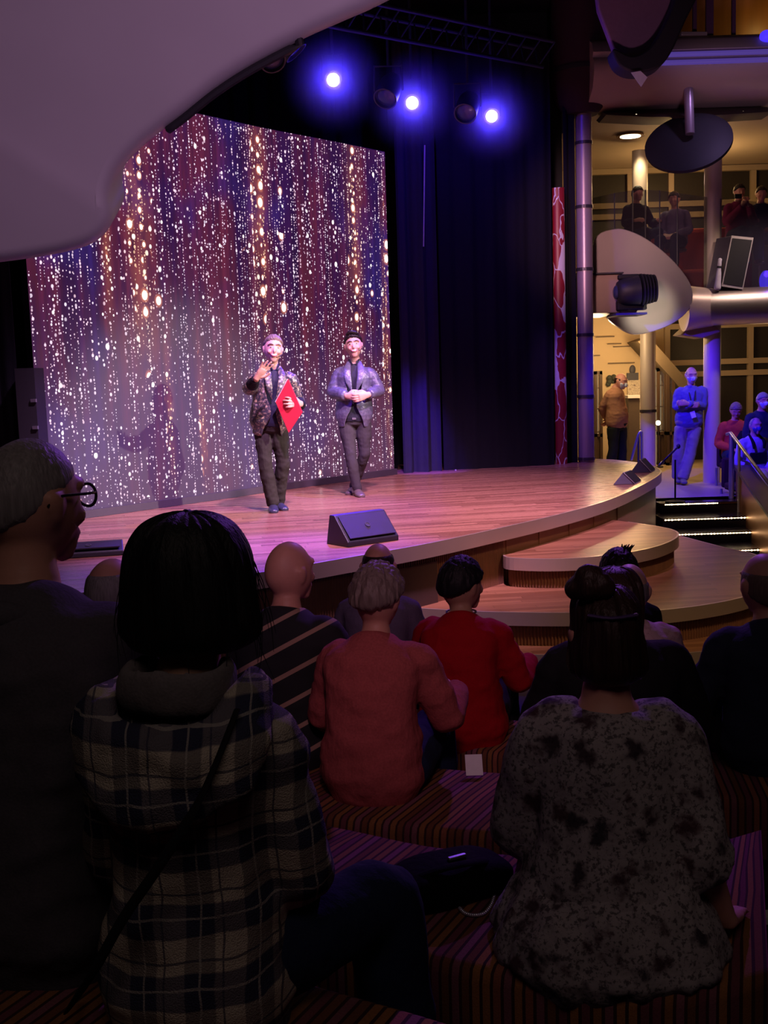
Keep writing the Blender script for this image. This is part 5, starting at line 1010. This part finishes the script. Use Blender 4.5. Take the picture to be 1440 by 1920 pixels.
p = PY(1163, 1032, 5.35); o, Hm = person('person with tousled dark hair sitting closest to the stage steps', (p.x, 5.30, .66), R_(5), b, skn=s_tan)
top_garment(o, b, 'dark_shirt', m_blackcl, .018, .0, .985, .97); trousers(o, b, m_jean); shoes(o, b, m_shoe); hair_short(o, Hm, m_darkhair, .018, 2, .36, .30, .2, .006)
mb = MB()
for k in range(7): q = Vector((.012+.005*k, -.01+random.uniform(-.02, .02), .112)); mb.tube([Hm @ q, Hm @ (q+Vector((.006, .0, .016))), Hm @ (q+Vector((.016+.004*(k-3), .0, .026+random.uniform(0, .012))))], [.010, .007, .002], 6, sub=2)
mb.build('hair_tuft', m_darkhair, o)

# --- the two performers
def standing(base, yaw, J, wd=1.0, hs=1.15, k=1.0, belly=0.0, hy=0, hp=0, hr=0, hands=None, toes=None, bow=(0, 0, 0)):
    """J: joints in the world; turned into the person's own space"""
    Mi = (Matrix.Translation(base) @ Matrix.Rotation(yaw, 4, 'Z')).inverted(); L = {a: Mi @ Vector(v) for a, v in J.items()}; b = Body(); b.k = k; b.wd = wd; b.hs = hs; b.belly = belly
    b.pel, b.nck, b.hd = L['pel'], L['nck'], L['hd']; b.bow = Vector(bow); b.hy, b.hp, b.hr = hy, hp, hr
    s = (L['shR']-L['shL']); s.z *= .4; b.slat = s.normalized(); h = (L['hipR']-L['hipL']); h.z = 0; b.hlat = h.normalized() if h.length > .02 else Vector((1, 0, 0)); b.joint = {}
    for key in 'RL': b.joint[key] = dict(sh=L['sh'+key], el=L['el'+key], wr=L['wr'+key], hip=L['hip'+key], kn=L['kn'+key], an=L['an'+key], toe=Vector(toes[key]) if toes else Vector((0, 1, 0)), hand=hands[key] if hands else (Vector((0, .1, -1)), Vector((-1 if key == 'R' else 1, 0, 0)), .4))
    return b
def jacket_open(b, w0, w1, zt, zb):
    def fn(c, nn):
        if c.y < b.spine(.5).y+.02 or nn.y < .05 or c.z > zt or c.z < zb: return False
        t = (c.z-zb)/(zt-zb); ax = b.spine(min(1, max(0, (c.z-b.pel.z)/(b.nck.z-b.pel.z)))).x; return abs(c.x-ax) < lerp(w1, w0, t)*(1-.75*exp(-((t-.42)/.16)**2))
    return fn
# speaker with the red folder
Y = 11.28; base = PZ(512, 955, STAGE); base.y = Y; yaw = atan2(-.26, -.965)
X = lambda x, y, dy=0: PY(x, y, Y+dy)
J = dict(pel=X(505, 806), nck=X(512, 694), hd=X(512, 656, -.03), shR=X(484, 706, -.02), shL=X(544, 708, -.02), elR=X(467, 729, -.20), wrR=X(482, 708, -.46), elL=X(560, 756, .02), wrL=X(563, 757, -.20),
         hipR=X(494, 805), hipL=X(523, 805), knR=X(497, 868, -.05), knL=X(530, 868, .02), anR=X(512, 943, -.02), anL=X(521, 930, .14)); J['anR'].z = J['anL'].z = STAGE+.066
b = standing(base, yaw, J, .98, 1.17, 1.0, .025, R_(-2), R_(3), R_(-6), dict(R=(Vector((-.62, .40, .85)), Vector((-.45, .85, .05)), .12), L=(Vector((.75, .55, .12)), Vector((.55, -.80, 0)), .62)), dict(R=(.15, 1, 0), L=(-.2, 1, 0)))
b.browm = hair_mat('brown grey brow', (.16, .10, .07)); b.handk = 1.12; b.spread = .16
o, Hm = person('man in a black and gold flowered jacket, open hand raised, holding the red folder', base, yaw, b, .006, s_fair, True)
trousers(o, b, fabric('dark olive trousers', (.030, .026, .022), .85), .008, .018, amp=.010, voxel=.008); shoes(o, b, M('dark blue shoe leather', (.03, .03, .06), .3))
top_garment(o, b, 'shirt', fabric('dark blue shirt', (.018, .018, .040), .6), .010, .08, 1.0, .9, amp=.004, voxel=.007)
sz = b.nck.z; jk = blotch_mat('black and gold brocade', (.035, .032, .045), ((.62, .50, .26), (.50, .46, .50), (.30, .24, .15)), 21, .27, .40, 48, .6)
top_garment(o, b, 'jacket', jk, .026, -.07, .985, .62, amp=.007, voxel=.008, open_front=jacket_open(b, .075, .10, sz+.03, b.pel.z-.15), extra=lambda f: (.010, .012))
mb = MB()
for key in 'RL':
    j = b.joint[key]; a0 = lerp(j['sh'], j['el'], .62); mb2 = MB(); mb2.tube([a0, j['el'], lerp(j['el'], j['wr'], .45), lerp(j['el'], j['wr'], .82)], [.070, .066, .060, .045], 16, sub=3); me = remesh(mb2, .008, 2); folds(me, .006, (12, 12, 12), 2); link('sleeve', me, fabric('black jacket sleeve', (.014, .013, .018), .8), o)
for sx in (-1, 1):
    q = [b.spine(1.0)+Vector((sx*.055, .035, .035)), b.spine(.92)+Vector((sx*.070, .125, 0)), b.spine(.75)+Vector((sx*.060, .168, 0)), b.spine(.52)+Vector((sx*.022, .172, 0))]; MB().tube(q, [(.020, .006), (.034, .006), (.032, .006), (.006, .005)], 10, lat=(1, .0, 0), sub=4).build('lapel', jk, o)
    MB().tube([b.nck+Vector((sx*.058, -.01, .045)), b.nck+Vector((sx*.045, .045, .035)), b.nck+Vector((sx*.02, .075, .0))], [(.022, .006), (.022, .006), (.012, .005)], 10, lat=(0, 0, 1), sub=4).build('shirt_collar', fabric('dark blue shirt', (.018, .018, .040), .6), o)
hair_short(o, Hm, hair_mat('sandy grey hair', (.16, .115, .09)), .015, 3, .60, .46, .10, .006)
MB().tube([Hm @ Vector(p) for p in ((-.082, -.005, .0), (-.078, .04, -.03), (-.058, .085, -.05), (-.040, .105, -.058))], [.0025, .0025, .003, .006], 8, sub=3).build('head_microphone', m_black, o)
F4 = [X(540.5, 711, -.30), X(567, 773, -.27), X(542, 811, -.22), X(517.5, 753, -.25)]; nn = (F4[1]-F4[0]).cross(F4[3]-F4[0]).normalized(); nn = nn if nn.y < 0 else -nn
e = empty('folder', F4[2]); tag(e, 'bright red folder with pale edges held by the man in the flowered jacket', 'folder')
mred = M('red folder cover', (.70, .022, .055), .55, var=.05); cc = sum(F4, Vector())/4
child(MB().loft([p+nn*.010 for p in F4], [p+nn*.014 for p in F4]), 'front_cover', mred, e, smooth=False); child(MB().loft([p-nn*.014 for p in F4], [p-nn*.010 for p in F4]), 'back_cover', mred, e, smooth=False)
sh = (F4[3]-F4[1]).normalized()*.008
child(MB().loft([p-nn*.0095+sh for p in F4], [p+nn*.0095+sh for p in F4]), 'pages', M('pale pages', (.80, .66, .62), .7), e, smooth=False)
# second performer, hands clasped
Y = 12.55; base = PZ(666, 924, STAGE); base.y = Y; yaw = atan2(-.02, -1); X = lambda x, y, dy=0: PY(x, y, Y+dy)
J = dict(pel=X(664, 794), nck=X(664, 684), hd=X(663, 649, -.03), shR=X(637, 698), shL=X(694, 699), elR=X(624, 735, -.03), wrR=X(651, 742, -.24), elL=X(711, 732, -.03), wrL=X(690, 740, -.24),
         hipR=X(650, 792), hipL=X(681, 792), knR=X(657, 852, -.08), knL=X(683, 852, .0), anR=X(670, 908, -.10), anL=X(662, 905, .20)); J['anR'].z = J['anL'].z = STAGE+.066
b = standing(base, yaw, J, 1.0, 1.17, 1.0, .02, 0, R_(4), R_(5), dict(R=(Vector((-.9, .38, -.12)), Vector((-.30, -.85, .25)), .62), L=(Vector((.9, .40, -.25)), Vector((.30, -.85, .2)), .55)), dict(R=(-.25, 1, 0), L=(.3, 1, 0)))
b.browm = hair_mat('dark brow', (.02, .014, .012)); b.handk = 1.15
o, Hm = person('dark haired man on stage with clasped hands, in a blue grey patterned jacket', base, yaw, b, .006, s_fair, True)
trousers(o, b, fabric('charcoal jeans', (.045, .040, .040), .85), .005, .008, amp=.008, voxel=.008); shoes(o, b, M('brown grey shoe leather', (.13, .10, .09), .3))
top_garment(o, b, 'shirt', fabric('charcoal shirt', (.024, .024, .034), .7), .010, .05, 1.0, .9, amp=.004, voxel=.007)
jk2 = blotch_mat('blue grey satin brocade', (.085, .082, .12), ((.14, .13, .17), (.045, .045, .07), (.13, .12, .16)), 15, .3, .36, 30, .6)
top_garment(o, b, 'jacket', jk2, .026, -.045, .985, .93, amp=.007, voxel=.008, open_front=jacket_open(b, .078, .115, b.nck.z+.03, b.pel.z-.12), extra=lambda f: (.012, .012))
for sx in (-1, 1):
    q = [b.spine(1.0)+Vector((sx*.058, .03, .035)), b.spine(.92)+Vector((sx*.074, .122, 0)), b.spine(.75)+Vector((sx*.066, .166, 0)), b.spine(.55)+Vector((sx*.024, .170, 0))]; MB().tube(q, [(.022, .006), (.036, .006), (.034, .006), (.006, .005)], 10, lat=(1, .0, 0), sub=4).build('lapel', jk2, o)
    MB().tube([b.nck+Vector((sx*.058, -.01, .045)), b.nck+Vector((sx*.045, .045, .035)), b.nck+Vector((sx*.02, .075, .0))], [(.022, .006), (.022, .006), (.012, .005)], 10, lat=(0, 0, 1), sub=4).build('shirt_collar', fabric('charcoal shirt', (.024, .024, .034), .7), o)
MB().tube([b.spine(.10)+Vector((.16*cos(a)*1.0, .125*sin(a)+.0, 0)) for a in [pi*k/10 for k in range(11)]], [(.018, .006)]*11, 8, lat=(0, 0, 1), sub=2).build('belt', m_black, o); MB().box(b.spine(.10)+Vector((0, .132, 0)), (.045, .012, .034)).build('belt_buckle', m_steel, o, bevel=.003)
hair_short(o, Hm, m_darkhair, .018, 6, .58, .44, .06, .006); MB().tube([Hm @ Vector(p) for p in ((-.058, .050, .100), (-.02, .072, .120), (.02, .070, .126), (.055, .05, .108))], [(.014, .012), (.022, .018), (.022, .018), (.012, .010)], 14, sub=4).build('quiff', m_darkhair, o)
MB().tube([Hm @ Vector(p) for p in ((-.082, -.005, .0), (-.078, .04, -.03), (-.058, .085, -.05), (-.042, .105, -.056))], [.0022, .0022, .0026, .005], 8, sub=3).build('head_microphone', m_black, o)

# --- lobby people
m_mask = M('pale blue face mask', (.55, .60, .72), .8); m_khaki = fabric('pale chinos', (.27, .25, .26), .9)
Y = 18.6; base = Vector((PY(1150, 860, Y).x, Y, LAND)); yaw = atan2(-.75, -.66); X = lambda x, y, dy=0: PY(x, y, Y+dy)
J = dict(pel=X(1156, 803), nck=X(1154, 727), hd=X(1164, 715, -.06), shR=X(1143, 737, -.08), shL=X(1150, 735, .1), elR=X(1129, 766, .05), wrR=X(1137, 784, .18), elL=X(1136, 764, .24), wrL=X(1142, 786, .22),
         hipR=X(1150, 803, -.07), hipL=X(1164, 803, .07), knR=X(1150, 842, -.08), knL=X(1166, 842, .06), anR=X(1142, 0, -.05), anL=X(1168, 0, .08))
J['anR'].x, J['anR'].z = X(1140, 880).x, LAND+.065; J['anL'].x, J['anL'].z = X(1167, 880).x, LAND+.065
b = standing(base, yaw, J, 1.05, 1.10, 1.0, .05, R_(0), R_(-14), 0, dict(R=(Vector((-.6, -.2, -.6)), Vector((0, -1, 0)), .5), L=(Vector((.6, -.2, -.6)), Vector((0, -1, 0)), .5)))
o, Hm = person('masked man in a tan sweater with hands behind the back, standing beside the cream column', base, yaw, b, .009, s_pink)
trousers(o, b, fabric('dark green trousers', (.018, .022, .018), .9), .018, .02); top_garment(o, b, 'sweater', fabric('tan sweater', (.42, .21, .12), .95), .022, .04, .985, .97, amp=.010); shoes(o, b, m_shoe); mask_on(o, Hm, m_mask); hair_fringe(o, Hm, m_brownhair, .003, .35)
Y = 17.15; base = Vector((PY(1290, 905, Y).x, Y, LAND)); yaw = atan2(.10, -1); X = lambda x, y, dy=0: PY(x, y, Y+dy)
J = dict(pel=X(1290, 802), nck=X(1296, 724), hd=X(1296, 704, -.03), shR=X(1273, 733), shL=X(1318, 731), elR=X(1268, 763, -.05), wrR=X(1291, 761, -.24), elL=X(1317, 762, -.05), wrL=X(1290, 757, -.27),
         hipR=X(1278, 802), hipL=X(1302, 802), knR=X(1272, 850, -.03), knL=X(1294, 850, -.05), anR=X(1270, 895, .05), anL=X(1280, 897, -.10))
b = standing(base, yaw, J, 1.06, 1.08, 1.0, .04, R_(8), R_(-8), 0, dict(R=(Vector((-1, .2, .1)), Vector((0, -1, 0)), .5), L=(Vector((1, .2, .1)), Vector((0, -1, 0)), .5)))
o, Hm = person('masked man with folded arms in a light pullover and pale trousers by the column', base, yaw, b, .009, s_fair)
m_lbl = fabric('blue pullover', (.13, .13, .34), .9); trousers(o, b, m_khaki, .020, .028); top_garment(o, b, 'pullover', m_lbl, .022, .03, .985, .97, amp=.010); shoes(o, b, M('trainers', (.12, .11, .12), .6)); mask_on(o, Hm, m_mask); hair_fringe(o, Hm, m_greyhair, .003, .5)
MB().tube([b.nck+Vector((.06, .02, .02)), b.spine(.8)+Vector((.04, .155, 0)), b.spine(.52)+Vector((-.01, .21, 0)), b.spine(.8)+Vector((-.04, .155, 0)), b.nck+Vector((-.06, .02, .02))], [(.009, .004)]*5, 8, sub=4).build('lanyard', m_black, o); MB().box(b.spine(.33)+Vector((-.02, .235, 0)), (.07, .006, .10), rot=Matrix.Rotation(.3, 3, 'Y')).build('name_badge', m_white, o, smooth=False)
def lobby_seat(px, py, Y, sit, yaw, label, topm, tname, skn, hair=None, ht=.5, short=False, arms=('lap', 'lap'), maskm=None, wd=1.05, hp=0.0, bottoms=None, chair=True, voxel=.010):
    p = PY(px, py, Y); zs = p.z-sit-.005; b = seated(sit, wd, .03, hp=hp, arms=arms); o, Hm = person(label, (p.x, Y, zs), yaw, b, voxel, skn)
    top_garment(o, b, tname, topm, .020, .0, .985, .97, voxel=.012); trousers(o, b, bottoms or m_jean, voxel=.012); shoes(o, b, m_shoe)
    if maskm: mask_on(o, Hm, maskm)
    if hair is not None: (hair_short(o, Hm, hair, .016, 5, .38, .30) if short else hair_fringe(o, Hm, hair, .004, ht))
    return o, b, Hm, zs
def chair(x, y, zs, zf, yaw, label, mat):
    e = empty('lounge_chair', (x, y, zf), yaw); tag(e, label, 'chair', 'lounge chairs of the lobby'); h = zs-zf
    MB().box((0, .10, h-.075), (.46, .50, .10)).build('seat', mat, e, bevel=.03); MB().box((0, -.235, h+.10), (.44, .07, .42)).build('backrest', mat, e, bevel=.03)
    for sx in (-1, 1):
        for sy in (-.2, .34): MB().cyl((sx*.24, sy, 0), (sx*.24, sy, h-.12), .02, 10).build('leg', m_steel, e)
m_chair = fabric('brown lounge cloth', (.06, .03, .02)); yv = R_(188)
o, b, Hm, zs = lobby_seat(1413, 784, 15.5, .86, R_(192), 'white haired man in a white shirt and dark blue mask seated behind the parapet', fabric('white shirt', (.50, .50, .58), .85), 'white_shirt', s_fair, m_greyhair, .9, maskm=M('dark blue mask', (.05, .06, .30), .8), bottoms=m_khaki)
MB().box(b.spine(.52)+Vector((0, .155, 0)), (.26, .03, .16)).build('chest_band', m_blackcl, o, bevel=.02)
for sx in (-1, 1): MB().tube([b.nck+Vector((sx*.07, -.02, .03)), b.spine(.9)+Vector((sx*.085, .12, 0)), b.spine(.74)+Vector((sx*.075, .155, 0))], [(.020, .008), (.026, .008), (.018, .008)], 8, lat=(1, 0, 0), sub=3).build('shirt_collar', m_blackcl, o)
chair(5.02, 15.5, zs, LAND-.25, yv, 'brown lounge chair under the man in the white shirt', m_chair)
o, b, Hm, zs = lobby_seat(1379, 756, 16.6, .84, R_(170), 'blond person in an orange red top seated beside the round column, head bent', fabric('orange red top', (.55, .07, .03), .85), 'red_top', s_pink, m_blond, .9, True, hp=R_(-24)); chair(5.28, 16.6, zs, LAND, yv, 'brown lounge chair under the person in the orange red top', m_chair)
MB().tube([b.spine(.7)+Vector((-.1, .15, 0)), b.spine(.45)+Vector((0, .20, 0)), b.spine(.35)+Vector((.1, .19, 0))], [(.05, .02)]*3, 10, sub=3).build('scarf', m_blackcl, o)
o, b, Hm, zs = lobby_seat(1427, 738, 16.3, .86, R_(190), 'grey haired person in a navy jacket and blue mask seated behind the white shirt man', m_navy, 'navy_jacket', s_pink, m_greyhair, .8, True, maskm=m_mask); chair(5.5, 16.3, zs, LAND, yv, 'brown lounge chair under the person in the navy jacket', m_chair)
# --- people behind the glass on the middle deck
D = 3.36
def deck_person(px, py, Y, label, topm, tname, hair, yaw, arms, skn=s_pink, bottoms=None):
    o, b, Hm, zs = lobby_seat(px, py, Y, .84, yaw, label, topm, tname, skn, hair, .9, True, arms, None, 1.0, 0, bottoms); e = empty('bar_stool', (o.location.x, Y, D)); tag(e, 'bar stool under the '+label.split(' behind')[0][:40].strip(), 'stool', 'bar stools on the middle deck')
    h = zs-D; MB().lathe([(.0, h-.06), (.17, h-.06), (.18, h-.03), (.16, h-.005), (.0, h-.005)], n=20).build('seat', m_dark, e); MB().cyl((0, 0, 0), (0, 0, h-.05), .025, 10).build('pole', m_steel, e); MB().lathe([(.0, 0), (.20, 0), (.2, .015), (.02, .03), (.0, .03)], n=20).build('foot', m_steel, e)
deck_person(1192, 352, 18.25, 'person in black leaning on the glass by the bright column', m_blackcl, 'black_top', m_darkhair, R_(200), ('fwd', 'fwd'))
deck_person(1266, 362, 18.0, 'person in a violet grey shirt seated by the red sofa', fabric('violet grey shirt', (.16, .13, .22), .9), 'shirt', m_brownhair, R_(150), ('lap', 'lap'))
deck_person(1384, 348, 17.9, 'person in a magenta top holding up a small camera behind the speaker', fabric('magenta top', (.30, .03, .10), .9), 'magenta_top', m_darkhair, R_(185), ('hold', 'hold'))
deck_person(1426, 352, 18.2, 'person in a dark jacket and jeans next to the magenta top', m_navy, 'dark_jacket', m_brownhair, R_(175), ('fwd', 'lap'), s_pink, fabric('blue jeans', (.10, .12, .26), .9))
a = PY(1384, 368, 17.58); tag(MB().box(a, (.11, .03, .07)).build('camera_phone', m_black, bevel=.008), 'small black camera held up by the person in the magenta top', 'camera')
a = PY(1132, 418, 18.3); e = empty('potted_plant', (a.x, 18.3, D)); tag(e, 'pale green potted plant behind the glass next to the ringed pillar', 'plant'); mb = MB(); random.seed(3)
for k in range(34):
    d = Vector((random.uniform(-1, 1), random.uniform(-1, 1), random.uniform(.3, 1.4))).normalized(); q = Vector((0, 0, .75)); mb.tube([q, q+d*.16, q+d*.30+Vector((0, 0, -.05))], [(.006, .003), (.035, .003), (.004, .002)], 6, sub=3)
mb.build('leaves', M('pale green leaf', (.22, .27, .12), .6, var=.4, scale=6), e); MB().lathe([(.0, 0), (.13, 0), (.17, .5), (.15, .5), (.14, .45), (.0, .45)], n=20).build('pot', m_white, e); MB().cyl((0, 0, .4), (0, 0, .8), .02, 8).build('stem', m_panel, e)
